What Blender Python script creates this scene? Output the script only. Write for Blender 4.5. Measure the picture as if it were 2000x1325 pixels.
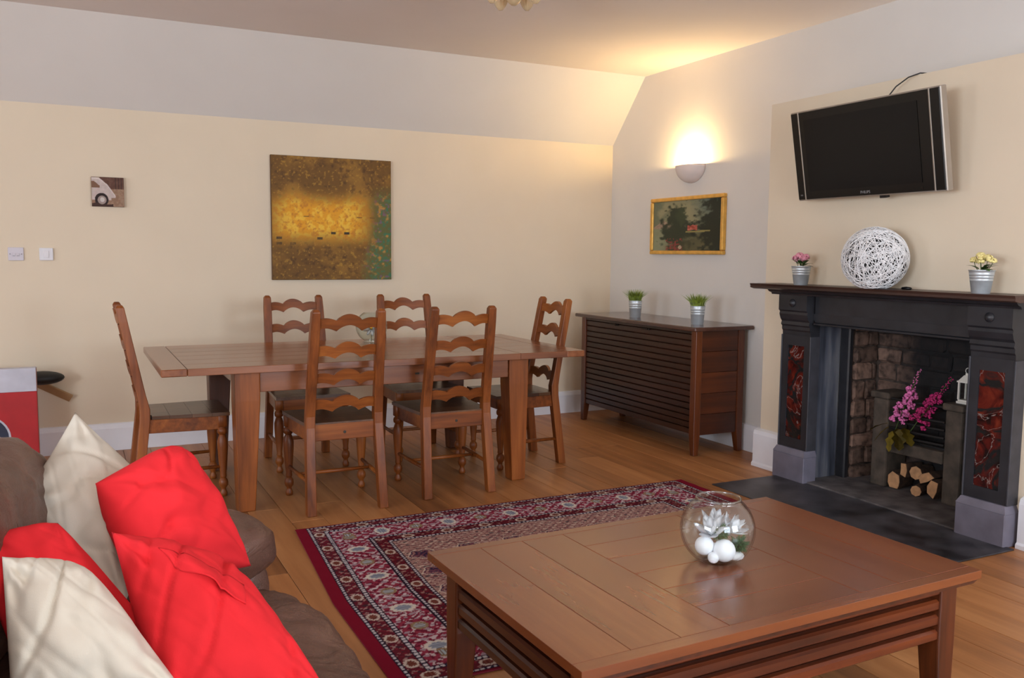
import bpy, bmesh, math, random
import numpy as np
from mathutils import Vector, Matrix, noise as mnoise
random.seed(7); np.random.seed(7)
S = bpy.context.scene
COL = S.collection
for o in list(bpy.data.objects): bpy.data.objects.remove(o)

# ------------------------------------------------------------------ camera
CAMZ = 1.38
cd = bpy.data.cameras.new('camera'); cam = bpy.data.objects.new('camera', cd); COL.objects.link(cam)
cd.sensor_width = 36; cd.lens = 36 * 1717.8 / 2000; cd.clip_start = .02
YAW, PIT, ROL = .462913, .096124, .008922
fw = Vector((math.sin(YAW)*math.cos(PIT), math.cos(YAW)*math.cos(PIT), -math.sin(PIT)))
rt0 = Vector((math.cos(YAW), -math.sin(YAW), 0)); up0 = rt0.cross(fw)
rt = rt0*math.cos(ROL) + up0*math.sin(ROL); up = -rt0*math.sin(ROL) + up0*math.cos(ROL)
cam.matrix_world = Matrix(((rt.x, up.x, -fw.x, 0), (rt.y, up.y, -fw.y, 0), (rt.z, up.z, -fw.z, CAMZ), (0, 0, 0, 1)))
S.camera = cam

# ------------------------------------------------------------------ world and light
XL, XW, YR, YW = -4.2, 4.274, -2.4, 6.618          # left wall, right wall, rear wall, back wall
ZC, ZS, YS = 2.845, 2.311, 6.15                    # ceiling, foot of the slope, top of the slope
w = bpy.data.worlds.new('world'); S.world = w; w.use_nodes = True
w.node_tree.nodes['Background'].inputs[0].default_value = (.75, .86, 1, 1)
w.node_tree.nodes['Background'].inputs[1].default_value = 1.0
def area(name, loc, rot, sx, sy, power, col):
    l = bpy.data.lights.new(name, 'AREA'); l.shape = 'RECTANGLE'; l.size = sx; l.size_y = sy; l.energy = power; l.color = col
    o = bpy.data.objects.new(name, l); COL.objects.link(o); o.location = loc; o.rotation_euler = rot; return o
DAY = (.82, .93, 1.08)
WIN_L = [(-1.3, 1.1, .85, 2.35, 195), (3.3, 4.9, .95, 2.3, 42)]  # y0 y1 z0 z1 (and daylight) in the left wall; the first is added to brighten the right wall
WIN_R = [(.1, 1.7, .85, 2.3), (2.3, 3.9, .85, 2.3)]  # x0 x1 z0 z1 in the rear wall
for q in WIN_L: area('daylight_left', (XL-.16, (q[0]+q[1])/2, (q[2]+q[3])/2), (0, -math.pi/2, 0), q[3]-q[2], q[1]-q[0], q[4], DAY)
for k, q in enumerate(WIN_R):
    area('daylight_rear', ((q[0]+q[1])/2, YR-.16, (q[2]+q[3])/2), (math.pi/2, 0, 0), q[1]-q[0], q[3]-q[2], (48, 105)[k], DAY)
fl = bpy.data.lights.new('camera_flash', 'POINT'); fl.energy = 22; fl.color = (1, .95, .88); fl.shadow_soft_size = .03
flo = bpy.data.objects.new('camera_flash', fl); COL.objects.link(flo); flo.location = Vector((0, 0, CAMZ)) + up*.13 + fw*.03
vs = S.view_settings; vs.view_transform = 'Standard'; vs.look = 'None'; vs.gamma = 1; vs.exposure = 0.45
vs.use_curve_mapping = False

# ------------------------------------------------------------------ helpers
def lin(c):
    return tuple((v/12.92 if v <= .04045 else ((v+.055)/1.055)**2.4) for v in [x/255 for x in c])
def tag(o, label=None, cat=None, group=None, kind=None):
    if label: o['label'] = label
    if cat: o['category'] = cat
    if group: o['group'] = group
    if kind: o['kind'] = kind
    return o
def thing(name, loc, label, cat, group=None, rz=0):
    o = bpy.data.objects.new(name, None); COL.objects.link(o); o.location = loc; o.rotation_euler = (0, 0, rz)
    o.empty_display_size = .05
    return tag(o, label, cat, group)
def link(name, me, mat, parent=None, smooth=False, loc=None):
    o = bpy.data.objects.new(name, me); COL.objects.link(o)
    if mat is not None and not me.materials: me.materials.append(mat)
    if smooth:
        me.polygons.foreach_set('use_smooth', [True]*len(me.polygons))
    if parent: o.parent = parent
    if loc: o.location = loc
    return o
class B:
    def __init__(s): s.bm = bmesh.new()
    def box(s, x0, x1, y0, y1, z0, z1, bev=0, seg=1, m=None):
        vs_ = [s.bm.verts.new((x, y, z)) for x in (x0, x1) for y in (y0, y1) for z in (z0, z1)]
        fs = [s.bm.faces.new([vs_[i] for i in q]) for q in ((0,1,3,2),(4,6,7,5),(0,4,5,1),(2,3,7,6),(0,2,6,4),(1,5,7,3))]
        if m is not None: bmesh.ops.transform(s.bm, matrix=m, verts=vs_)
        if bev:
            es = list({e for f in fs for e in f.edges})
            bmesh.ops.bevel(s.bm, geom=es, offset=bev, segments=seg, affect='EDGES', profile=.5)
        return s
    def frust(s, c0, h0, c1, h1):     # tapered square bar: centre + half sizes at both ends (z from centre)
        v = []
        for c, h in ((c0, h0), (c1, h1)):
            for a, b in ((-1,-1),(1,-1),(1,1),(-1,1)): v.append(s.bm.verts.new((c[0]+a*h[0], c[1]+b*h[1], c[2])))
        fs = [(3,2,1,0),(4,5,6,7)] + [(i,(i+1)%4,4+(i+1)%4,4+i) for i in range(4)]
        for q in fs: s.bm.faces.new([v[i] for i in q])
        return s
    def bar(s, secs):                 # square bar through sections (cx, cy, z, half x, half y)
        rg_ = [[s.bm.verts.new((x_+a*hx_, y_+b_*hy_, z_)) for a, b_ in ((-1, -1), (1, -1), (1, 1), (-1, 1))] for x_, y_, z_, hx_, hy_ in secs]
        for r0, r1 in zip(rg_, rg_[1:]):
            for k in range(4): s.bm.faces.new((r0[k], r0[(k+1) % 4], r1[(k+1) % 4], r1[k]))
        s.bm.faces.new(rg_[0][::-1]); s.bm.faces.new(rg_[-1]); return s
    def lathe(s, prof, c=(0,0,0), seg=16, m=None, cap=True):
        rings = []; nv = []
        for r, z in prof:
            if r < 1e-6: ring = [s.bm.verts.new((c[0], c[1], c[2]+z))]
            else: ring = [s.bm.verts.new((c[0]+r*math.cos(2*math.pi*k/seg), c[1]+r*math.sin(2*math.pi*k/seg), c[2]+z)) for k in range(seg)]
            rings.append(ring); nv += ring
        for a, b in zip(rings, rings[1:]):
            for k in range(seg):
                k2 = (k+1) % seg
                if len(a) == 1 and len(b) == 1: continue
                if len(a) == 1: s.bm.faces.new((a[0], b[k2], b[k]))
                elif len(b) == 1: s.bm.faces.new((a[k], a[k2], b[0]))
                else: s.bm.faces.new((a[k], a[k2], b[k2], b[k]))
        if cap:
            if len(rings[0]) > 1: s.bm.faces.new(rings[0][::-1])
            if len(rings[-1]) > 1: s.bm.faces.new(rings[-1])
        if m is not None: bmesh.ops.transform(s.bm, matrix=m, verts=nv)
        return s
    def tube(s, pts, r, seg=8, closed=False, cap=True):
        pts = [Vector(q) for q in pts]; n = len(pts); rings = []
        rr = r if isinstance(r, (list, tuple)) else [r]*n
        prev = None
        for i, q in enumerate(pts):
            if closed: t = pts[(i+1) % n] - pts[i-1]
            else: t = pts[min(i+1, n-1)] - pts[max(i-1, 0)]
            t.normalize()
            if prev is None:
                a = t.orthogonal().normalized()
            else:
                a = prev - t*prev.dot(t)
                a = a.normalized() if a.length > 1e-6 else t.orthogonal().normalized()
            prev = a; b = t.cross(a)
            rings.append([s.bm.verts.new(q + (a*math.cos(2*math.pi*k/seg) + b*math.sin(2*math.pi*k/seg))*rr[i]) for k in range(seg)])
        pr = list(zip(rings, rings[1:])) + ([(rings[-1], rings[0])] if closed else [])
        for a, b in pr:
            for k in range(seg): s.bm.faces.new((a[k], a[(k+1)%seg], b[(k+1)%seg], b[k]))
        if cap and not closed:
            s.bm.faces.new(rings[0][::-1]); s.bm.faces.new(rings[-1])
        return s
    def prism(s, poly, fn0, fn1):     # poly of 2-D points; fn maps (a,b)->xyz at either end
        a = [s.bm.verts.new(fn0(*q)) for q in poly]; b = [s.bm.verts.new(fn1(*q)) for q in poly]
        s.bm.faces.new(a[::-1]); s.bm.faces.new(b)
        n = len(poly)
        for k in range(n): s.bm.faces.new((a[k], a[(k+1)%n], b[(k+1)%n], b[k]))
        return s
    def ball(s, c, r, sub=2, sc=(1,1,1), m=None):
        q = bmesh.ops.create_icosphere(s.bm, subdivisions=sub, radius=r)['verts']
        mm = Matrix.Translation(c) @ (m if m is not None else Matrix()) @ Matrix.Diagonal((*sc, 1))
        bmesh.ops.transform(s.bm, matrix=mm, verts=q); return s
    def quad(s, *p):
        s.bm.faces.new([s.bm.verts.new(q) for q in p]); return s
    def mesh(s, name='m', recalc=True):
        if recalc: bmesh.ops.recalc_face_normals(s.bm, faces=s.bm.faces)
        me = bpy.data.meshes.new(name); s.bm.to_mesh(me); s.bm.free(); return me
    def obj(s, name, mat, parent=None, smooth=False, loc=None):
        return link(name, s.mesh(name), mat, parent, smooth, loc)
def bevel(o, wd):
    m_ = o.modifiers.new('bevel', 'BEVEL'); m_.width = wd; m_.segments = 2; m_.limit_method = 'ANGLE'; m_.angle_limit = .6; return o
def autosmooth(o, ang=40):
    me = o.data
    me.polygons.foreach_set('use_smooth', [True]*len(me.polygons))
    bm = bmesh.new(); bm.from_mesh(me)
    for e in bm.edges:
        if len(e.link_faces) == 2 and e.calc_face_angle(0) > math.radians(ang): e.smooth = False
    bm.to_mesh(me); bm.free(); return o
def copy_tree(o, parent=None):
    c = o.copy(); COL.objects.link(c)
    if parent: c.parent = parent
    for ch in list(o.children): copy_tree(ch, c)
    return c
def grid_mesh(name, pos, n, m, wrap=False):
    """pos: (n,m,3) array -> mesh of quads"""
    V = pos.reshape(-1, 3)
    i = np.arange(n-1)[:, None]*m + np.arange(m-1)[None, :]
    F = np.stack([i, i+m, i+m+1, i+1], -1).reshape(-1, 4)
    me = bpy.data.meshes.new(name); me.from_pydata(V.tolist(), [], F.tolist()); me.update(); return me
def set_colors(me, rgb255):
    a = np.clip(np.asarray(rgb255, float)/255, 0, 1).reshape(-1, 3)
    l = np.where(a <= .04045, a/12.92, ((a+.055)/1.055)**2.4)
    at = me.color_attributes.new('Col', 'FLOAT_COLOR', 'POINT')
    at.data.foreach_set('color', np.concatenate([l, np.ones((len(l), 1))], 1).astype(np.float32).ravel())

# ------------------------------------------------------------------ materials
class NT:
    def __init__(s, name):
        s.m = bpy.data.materials.new(name); s.m.use_nodes = True; s.t = s.m.node_tree; s.p = s.t.nodes['Principled BSDF']
    def n(s, ty, **kw):
        q = s.t.nodes.new(ty)
        for k, v in kw.items():
            if k in q.inputs.keys(): q.inputs[k].default_value = v
            else: setattr(q, k, v)
        return q
    def l(s, a, b): s.t.links.new(a, b)
def coords(N, scale=(1,1,1), rand=True):
    tc = N.n('ShaderNodeTexCoord'); mp = N.n('ShaderNodeMapping'); mp.inputs['Scale'].default_value = scale
    if rand:
        oi = N.n('ShaderNodeObjectInfo'); mu = N.n('ShaderNodeMath', operation='MULTIPLY'); mu.inputs[1].default_value = 37.0
        N.l(oi.outputs['Random'], mu.inputs[0]); ad = N.n('ShaderNodeVectorMath', operation='ADD')
        N.l(tc.outputs['Object'], ad.inputs[0]); N.l(mu.outputs[0], ad.inputs[1]); N.l(ad.outputs[0], mp.inputs[0])
    else: N.l(tc.outputs['Object'], mp.inputs[0])
    return mp.outputs[0]
def ramp(N, fac, stops):
    r = N.n('ShaderNodeValToRGB'); el = r.color_ramp.elements
    while len(el) < len(stops): el.new(.5)
    for e, (p, c) in zip(el, stops): e.position = p; e.color = (*c, 1)
    N.l(fac, r.inputs[0]); return r.outputs[0]
def bump(N, fac, strength, dist=.01):
    b = N.n('ShaderNodeBump'); b.inputs['Strength'].default_value = strength; b.inputs['Distance'].default_value = dist
    N.l(fac, b.inputs['Height']); N.l(b.outputs[0], N.p.inputs['Normal'])
def plain(name, c, rough=.5, metal=0, spec=.5, var=.06, sc=8, bmp=0, **kw):
    N = NT(name); no = N.n('ShaderNodeTexNoise', Scale=sc, Detail=4.0); N.l(coords(N), no.inputs['Vector'])
    c = lin(c); d = tuple(max(0, x*(1-var*2)) for x in c); e = tuple(min(1, x*(1+var)) for x in c)
    N.l(ramp(N, no.outputs['Fac'], [(.3, d), (.7, e)]), N.p.inputs['Base Color'])
    N.p.inputs['Roughness'].default_value = rough; N.p.inputs['Metallic'].default_value = metal
    N.p.inputs['Specular IOR Level'].default_value = spec
    if bmp: bump(N, no.outputs['Fac'], bmp)
    for k, v in kw.items(): N.p.inputs[k.replace('_', ' ')].default_value = v
    return N.m
def wood(name, dark, mid, light, axis=0, rough=.35, sc=1.0, spec=.5, rnd=.25, coat=0, bm=.12):
    N = NT(name); s = [26*sc]*3; s[axis] = 1.6*sc
    v = coords(N, s); no = N.n('ShaderNodeTexNoise', Scale=1.0, Detail=6.0, Roughness=.6, Distortion=.15); N.l(v, no.inputs['Vector'])
    s2 = [3*sc]*3; s2[axis] = .9*sc
    n2 = N.n('ShaderNodeTexNoise', Scale=1.0, Detail=3.0); N.l(coords(N, s2), n2.inputs['Vector'])
    mx = N.n('ShaderNodeMath', operation='MULTIPLY_ADD'); mx.inputs[1].default_value = .5
    h = N.n('ShaderNodeMath', operation='MULTIPLY'); h.inputs[1].default_value = .5; N.l(n2.outputs['Fac'], h.inputs[0])
    N.l(no.outputs['Fac'], mx.inputs[0]); N.l(h.outputs[0], mx.inputs[2])
    col = ramp(N, mx.outputs[0], [(.34, lin(dark)), (.5, lin(mid)), (.66, lin(light))])
    hs = N.n('ShaderNodeHueSaturation'); oi = N.n('ShaderNodeObjectInfo'); mr = N.n('ShaderNodeMapRange')
    mr.inputs['To Min'].default_value = 1-rnd; mr.inputs['To Max'].default_value = 1+rnd
    N.l(oi.outputs['Random'], mr.inputs['Value']); N.l(mr.outputs[0], hs.inputs['Value']); N.l(col, hs.inputs['Color'])
    N.l(hs.outputs[0], N.p.inputs['Base Color']); N.p.inputs['Roughness'].default_value = rough
    N.p.inputs['Specular IOR Level'].default_value = spec; N.p.inputs['Coat Weight'].default_value = coat; N.p.inputs['Coat Roughness'].default_value = .22
    if bm: bump(N, no.outputs['Fac'], bm, .004)
    return N.m
def colored(name, rough=.7, spec=.3, bmp=.15, sc=300):
    N = NT(name); a = N.n('ShaderNodeVertexColor', layer_name='Col'); no = N.n('ShaderNodeTexNoise', Scale=sc); N.l(coords(N), no.inputs['Vector'])
    mx = N.n('ShaderNodeMix', data_type='RGBA', blend_type='MULTIPLY'); mx.inputs['Factor'].default_value = .25
    N.l(a.outputs[0], mx.inputs[6]); N.l(no.outputs['Color'], mx.inputs[7]); N.l(mx.outputs[2], N.p.inputs['Base Color'])
    N.p.inputs['Roughness'].default_value = rough; N.p.inputs['Specular IOR Level'].default_value = spec
    if bmp: bump(N, no.outputs['Fac'], bmp, .002)
    return N.m
def glassy(name, tint=(.97, 1, .99), ior=1.45):
    N = NT(name); t = N.t; t.nodes.remove(N.p); out = [q for q in t.nodes if q.type == 'OUTPUT_MATERIAL'][0]
    tr = N.n('ShaderNodeBsdfTransparent'); tr.inputs[0].default_value = (*tint, 1)
    gl = N.n('ShaderNodeBsdfGlossy'); gl.inputs['Roughness'].default_value = .03
    lw = N.n('ShaderNodeFresnel'); ge = N.n('ShaderNodeNewGeometry'); mr = N.n('ShaderNodeMapRange'); mr.inputs['To Min'].default_value = ior; mr.inputs['To Max'].default_value = 1/ior; N.l(ge.outputs['Backfacing'], mr.inputs['Value']); N.l(mr.outputs[0], lw.inputs['IOR'])
    mx = N.n('ShaderNodeMixShader'); N.l(lw.outputs[0], mx.inputs[0]); N.l(tr.outputs[0], mx.inputs[1]); N.l(gl.outputs[0], mx.inputs[2]); N.l(mx.outputs[0], out.inputs[0])
    return N.m
M = {}
M['cream'] = plain('cream_paint', (224, 208, 183), .75, var=.012, sc=2.5, spec=.2)
M['white'] = plain('white_wall_paint', (218, 213, 206), .75, var=.012, sc=2.5, spec=.2)
M['ceil'] = plain('ceiling_paint', (232, 225, 222), .85, var=.012, sc=2, spec=.15)
M['trim'] = plain('white_gloss_trim', (232, 232, 236), .35, var=.02, sc=5)
M['floorbase'] = plain('dark_subfloor', (52, 34, 22), .9)
M['floor'] = wood('floorboard_wood', (122, 77, 42), (165, 109, 62), (190, 133, 82), 1, .42, .55, rnd=.08)
CH = ((84, 41, 13), (127, 66, 23), (156, 90, 36))
M['chairz'] = wood('chair_wood_upright', *CH, 2, .42, 1.3, rnd=.08, coat=.06, spec=.35)
M['chairx'] = wood('chair_wood_crosswise', *CH, 0, .4, 1.3, rnd=.08, coat=.06, spec=.35)
M['seat'] = wood('chair_seat_wood', (66, 40, 24), (92, 60, 36), (112, 78, 50), 1, .33, 1.2, rnd=.08, coat=.3)
TB = ((96, 50, 25), (130, 74, 40), (154, 95, 58))
M['tabx'] = wood('table_wood_lengthwise', *TB, 0, .25, .9, rnd=.09, coat=.35)
M['taby'] = wood('table_wood_breadboard', *TB, 1, .25, .9, rnd=.09, coat=.35)
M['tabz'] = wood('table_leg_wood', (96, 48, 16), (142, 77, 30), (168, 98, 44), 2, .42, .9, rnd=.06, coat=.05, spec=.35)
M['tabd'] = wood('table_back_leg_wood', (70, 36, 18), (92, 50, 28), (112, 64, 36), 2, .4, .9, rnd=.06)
CT = ((106, 55, 27), (118, 63, 32), (128, 71, 36))
M['cofx'] = wood('coffee_table_wood_lengthwise', *CT, 0, .27, .9, rnd=.05, coat=.4, bm=0)
M['cofy'] = wood('coffee_table_wood_crosswise', *CT, 1, .27, .9, rnd=.05, coat=.4, bm=0)
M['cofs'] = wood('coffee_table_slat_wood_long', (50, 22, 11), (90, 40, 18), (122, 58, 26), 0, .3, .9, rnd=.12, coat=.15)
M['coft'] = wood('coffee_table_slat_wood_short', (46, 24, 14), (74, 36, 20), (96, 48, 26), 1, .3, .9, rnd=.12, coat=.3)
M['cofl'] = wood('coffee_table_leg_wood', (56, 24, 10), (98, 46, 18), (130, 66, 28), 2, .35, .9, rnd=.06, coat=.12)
SB = ((36, 17, 8), (52, 25, 12), (70, 34, 16))
M['sidey'] = wood('sideboard_slat_wood', *SB, 1, .35, 1, rnd=.10, coat=.1)
M['sidex'] = wood('sideboard_panel_wood', (48, 20, 8), (74, 33, 12), (98, 46, 17), 0, .35, .8, rnd=.05, coat=.1)
M['sidez'] = wood('sideboard_post_wood', (60, 26, 10), (92, 44, 17), (122, 60, 24), 2, .3, 1, rnd=.05, coat=.2)
M['sidet'] = wood('sideboard_top_wood', (58, 34, 26), (76, 46, 36), (92, 58, 46), 1, .22, .8, rnd=.05, coat=.5)
M['iron'] = plain('dark_iron_hardware', (52, 44, 38), .4, .8, sc=60)
M['cap'] = plain('dark_bolt_cap', (56, 50, 40), .5, .3)
M['mantel'] = wood('mantel_shelf_wood', (48, 30, 24), (66, 44, 36), (84, 60, 48), 1, .4, .8, rnd=.02)
M['slate'] = plain('black_painted_slate', (42, 42, 46), .42, var=.18, sc=9, bmp=.05)
M['plinth'] = plain('grey_slate_plinth', (112, 108, 120), .5, var=.1, sc=10, bmp=.05)
M['trimgrey'] = plain('grey_worn_edge', (60, 59, 64), .5, var=.15, sc=14)
def marble():
    N = NT('red_black_marbled_slate'); v = coords(N, (1, 1, 1), True)
    n1 = N.n('ShaderNodeTexNoise', Scale=9.0, Detail=5.0, Distortion=1.4); N.l(v, n1.inputs['Vector'])
    n2 = N.n('ShaderNodeTexNoise', Scale=4.0, Detail=5.0, Distortion=1.2); N.l(v, n2.inputs['Vector'])
    red = ramp(N, n1.outputs['Fac'], [(.34, lin((26, 12, 12))), (.52, lin((84, 24, 18))), (.7, lin((116, 44, 28)))])
    mask = ramp(N, n2.outputs['Fac'], [(.43, (0,0,0)), (.46, (1,1,1)), (.50, (1,1,1)), (.54, (0,0,0))])
    mx = N.n('ShaderNodeMix', data_type='RGBA'); N.l(mask, mx.inputs[0]); N.l(red, mx.inputs[6]); mx.inputs[7].default_value = (.012, .014, .014, 1)
    m2 = ramp(N, n2.outputs['Fac'], [(.555, (0,0,0)), (.559, (.6,.6,.6)), (.562, (.6,.6,.6)), (.566, (0,0,0))])
    m3 = N.n('ShaderNodeMix', data_type='RGBA'); N.l(m2, m3.inputs[0]); N.l(mx.outputs[2], m3.inputs[6]); m3.inputs[7].default_value = (.35, .33, .3, 1)
    N.l(m3.outputs[2], N.p.inputs['Base Color']); N.p.inputs['Roughness'].default_value = .15; return N.m
M['marble'] = marble()
def slate_reveal():
    N = NT('blue_grey_sooty_slate'); v = coords(N, (14, 14, 1.6), False); n1 = N.n('ShaderNodeTexNoise', Scale=1.0, Detail=5.0); N.l(v, n1.inputs['Vector'])
    N.l(ramp(N, n1.outputs['Fac'], [(.3, lin((44, 48, 58))), (.5, lin((86, 90, 102))), (.7, lin((134, 134, 136)))]), N.p.inputs['Base Color'])
    N.p.inputs['Roughness'].default_value = .55; bump(N, n1.outputs['Fac'], .1); return N.m
M['reveal'] = slate_reveal()
M['hearth'] = plain('dark_slate_hearth', (66, 65, 69), .42, var=.42, sc=6, bmp=.08)
M['ash'] = plain('ashy_hearth_stone', (98, 93, 92), .8, var=.3, sc=9, bmp=.2)
def blackened(name, base, dark):
    """stone that turns near black towards the near end of the firebox, by world position"""
    N = NT(name); tc = N.n('ShaderNodeTexCoord'); ge = N.n('ShaderNodeNewGeometry'); no = N.n('ShaderNodeTexNoise', Scale=22.0, Detail=6.0); N.l(coords(N), no.inputs['Vector'])
    col = ramp(N, no.outputs['Fac'], [(.3, lin(dark)), (.5, lin(base)), (.7, tuple(min(1, x*1.5) for x in lin(base)))])
    hs = N.n('ShaderNodeHueSaturation'); oi = N.n('ShaderNodeObjectInfo'); mr = N.n('ShaderNodeMapRange'); mr.inputs['To Min'].default_value = .6; mr.inputs['To Max'].default_value = 1.35
    N.l(oi.outputs['Random'], mr.inputs['Value']); N.l(mr.outputs[0], hs.inputs['Value']); N.l(col, hs.inputs['Color'])
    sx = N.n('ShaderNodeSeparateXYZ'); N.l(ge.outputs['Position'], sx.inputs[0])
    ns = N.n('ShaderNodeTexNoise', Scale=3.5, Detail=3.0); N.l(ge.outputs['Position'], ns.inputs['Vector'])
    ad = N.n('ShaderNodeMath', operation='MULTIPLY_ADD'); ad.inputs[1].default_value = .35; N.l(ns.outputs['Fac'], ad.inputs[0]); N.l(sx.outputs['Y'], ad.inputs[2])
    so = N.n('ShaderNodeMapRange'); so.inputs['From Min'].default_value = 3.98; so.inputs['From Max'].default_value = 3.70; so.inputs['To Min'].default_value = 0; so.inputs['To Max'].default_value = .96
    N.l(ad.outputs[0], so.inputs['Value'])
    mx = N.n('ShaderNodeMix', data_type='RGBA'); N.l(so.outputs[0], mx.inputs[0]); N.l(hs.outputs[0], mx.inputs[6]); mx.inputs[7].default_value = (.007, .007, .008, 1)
    N.l(mx.outputs[2], N.p.inputs['Base Color']); N.p.inputs['Roughness'].default_value = .9; bump(N, no.outputs['Fac'], .5, .01); return N.m
M['fstone'] = blackened('blackened_firebox_stone', (118, 93, 79), (56, 42, 35))
M['mortar'] = blackened('blackened_firebox_mortar', (74, 62, 54), (44, 36, 32))
M['hob'] = plain('sooty_hob_stone', (84, 73, 62), .85, var=.25, sc=14, bmp=.4)
M['ironb'] = plain('black_cast_iron', (40, 37, 36), .6, .3, sc=30)
M['bark'] = plain('log_bark', (74, 54, 40), .9, var=.3, sc=30, bmp=.5)
M['cut'] = plain('cut_log_wood', (196, 148, 104), .8, var=.15, sc=30)
M['pinkl'] = plain('pale_pink_petals', (226, 120, 178), .7, var=.15, sc=40)
M['pinkd'] = plain('deep_pink_petals', (190, 40, 110), .7, var=.2, sc=40)
M['oliveleaf'] = plain('olive_yellow_leaf', (146, 124, 36), .6, var=.2, sc=30)
M['stem'] = plain('green_stem', (64, 84, 34), .6)
M['lantern'] = plain('white_lantern_metal', (232, 226, 214), .5)
M['tvblack'] = plain('gloss_black_bezel', (10, 10, 11), .25, spec=.4)
M['screen'] = plain('dark_screen', (17, 17, 18), .18, spec=.25, var=.01)
M['silver'] = plain('silver_trim', (172, 162, 150), .35, .6)
M['cable'] = plain('black_cable', (22, 18, 16), .5)
M['logo'] = plain('silver_lettering', (150, 150, 150), .4, .3)
M['zinc'] = plain('galvanised_zinc', (196, 202, 204), .38, .55, sc=25, var=.06)
M['soil'] = plain('dark_pot_filling', (38, 34, 22), .9)
M['grassg'] = plain('artificial_grass_blades', (128, 146, 44), .5, var=.35, sc=40)
M['leafg'] = plain('green_leaf', (92, 120, 66), .5, var=.2, sc=40)
M['pinkpale'] = plain('soft_pink_blossom', (228, 150, 168), .6, var=.12, sc=60)
M['yellowpale'] = plain('pale_yellow_blossom', (232, 216, 142), .6, var=.1, sc=60)
M['string'] = plain('white_string', (232, 230, 228), .6, var=.04, sc=40)
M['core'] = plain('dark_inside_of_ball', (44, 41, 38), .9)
M['glass'] = glassy('clear_glass', (.98, 1, .995), 1.62); M['glass2'] = glassy('clear_glass_thick', (.95, .98, .97), 1.55)
M['petal'] = plain('white_silk_petal', (248, 248, 250), .6, var=.01)
def silk():
    N = NT('white_silk'); N.p.inputs['Base Color'].default_value = (.93, .93, .95, 1); N.p.inputs['Roughness'].default_value = .8
    out = [q for q in N.t.nodes if q.type == 'OUTPUT_MATERIAL'][0]; tr = N.n('ShaderNodeBsdfTranslucent'); tr.inputs[0].default_value = (.95, .95, .97, 1)
    mx = N.n('ShaderNodeMixShader'); mx.inputs[0].default_value = .45; N.l(N.p.outputs[0], mx.inputs[1]); N.l(tr.outputs[0], mx.inputs[2]); N.l(mx.outputs[0], out.inputs[0]); return N.m
M['petal'] = silk()
M['whiteball'] = plain('white_ball', (246, 246, 250), .5, var=.01)
M['pebble'] = plain('white_pebble', (240, 240, 242), .5, var=.03)
M['fern'] = plain('green_fern', (62, 98, 58), .6, var=.25, sc=60)
M['gold'] = plain('gold_bead', (214, 164, 48), .25, .9)
M['goldframe'] = plain('gilt_frame', (226, 174, 84), .3, .45, sc=20, var=.1)
M['plaster'] = plain('white_plaster_lamp', (226, 214, 208), .8, var=.02)
M['switch'] = plain('white_switch_plastic', (222, 220, 222), .4, var=.01)
M['switch2'] = plain('grey_white_switch_plastic', (206, 200, 206), .4, var=.01)
M['slot'] = plain('grey_slot', (150, 145, 148), .5)
M['paint'] = colored('painted_canvas', .65, .3, .25, 160)
M['rug'] = colored('woven_rug_pile', .95, .05, .5, 420)
M['canvas_edge'] = plain('dark_canvas_edge', (96, 66, 34), .8)
M['carb'] = plain('black_ribbed_plastic', (18, 18, 20), .55)
M['card'] = plain('brown_cardboard', (168, 132, 92), .8)
M['boxwhite'] = plain('white_carton_print', (196, 196, 206), .5); M['boxred'] = plain('red_carton_print', (176, 22, 28), .5)
M['boxblue'] = plain('dark_blue_carton_print', (36, 44, 66), .5); M['boxedge'] = plain('carton_side_print', (150, 92, 76), .6)
def fabric(name, c, var=.04):
    N = NT(name); n1 = N.n('ShaderNodeTexNoise', Scale=5.0, Detail=3.0); N.l(coords(N), n1.inputs['Vector'])
    n2 = N.n('ShaderNodeTexNoise', Scale=450.0, Detail=1.0); N.l(coords(N), n2.inputs['Vector'])
    c = lin(c); N.l(ramp(N, n1.outputs['Fac'], [(.3, tuple(x*(1-var) for x in c)), (.7, tuple(min(1, x*(1+var)) for x in c))]), N.p.inputs['Base Color'])
    N.p.inputs['Roughness'].default_value = .9; N.p.inputs['Specular IOR Level'].default_value = .15; bump(N, n2.outputs['Fac'], .12, .002); return N.m
M['redfab'] = fabric('red_cotton', (220, 44, 50)); M['beigefab'] = fabric('beige_cotton', (204, 196, 180))
def leather():
    N = NT('brown_leather'); n1 = N.n('ShaderNodeTexNoise', Scale=7.0, Detail=5.0, Distortion=1.2); N.l(coords(N, (1, 1, 1), False), n1.inputs['Vector'])
    vo = N.n('ShaderNodeTexVoronoi', Scale=260.0); N.l(coords(N), vo.inputs['Vector'])
    N.l(ramp(N, n1.outputs['Fac'], [(.3, lin((80, 54, 44))), (.7, lin((110, 79, 66)))]), N.p.inputs['Base Color'])
    N.p.inputs['Roughness'].default_value = .38; N.p.inputs['Specular IOR Level'].default_value = .45
    ad = N.n('ShaderNodeMath', operation='MULTIPLY_ADD'); ad.inputs[1].default_value = .04; N.l(vo.outputs['Distance'], ad.inputs[0]); N.l(n1.outputs['Fac'], ad.inputs[2])
    bump(N, ad.outputs[0], .6, .03); return N.m
M['leather'] = leather(); M['seam_sheen'] = plain('painted_leather_sheen', (150, 132, 126), .35)  # pale colour paints the gloss reflected along the cushion seam
def glow(name, c, strength):
    N = NT(name); N.p.inputs['Base Color'].default_value = (*c, 1); N.p.inputs['Emission Color'].default_value = (*c, 1); N.p.inputs['Emission Strength'].default_value = strength; return N.m
M['bulb'] = glow('lit_bulb', (1, .72, .36), 30)
M['amber'] = plain('amber_glass_shade', (240, 216, 172), .2, var=.05, Transmission_Weight=.5)
M['brass'] = plain('brass', (170, 130, 70), .3, .9)

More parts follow.
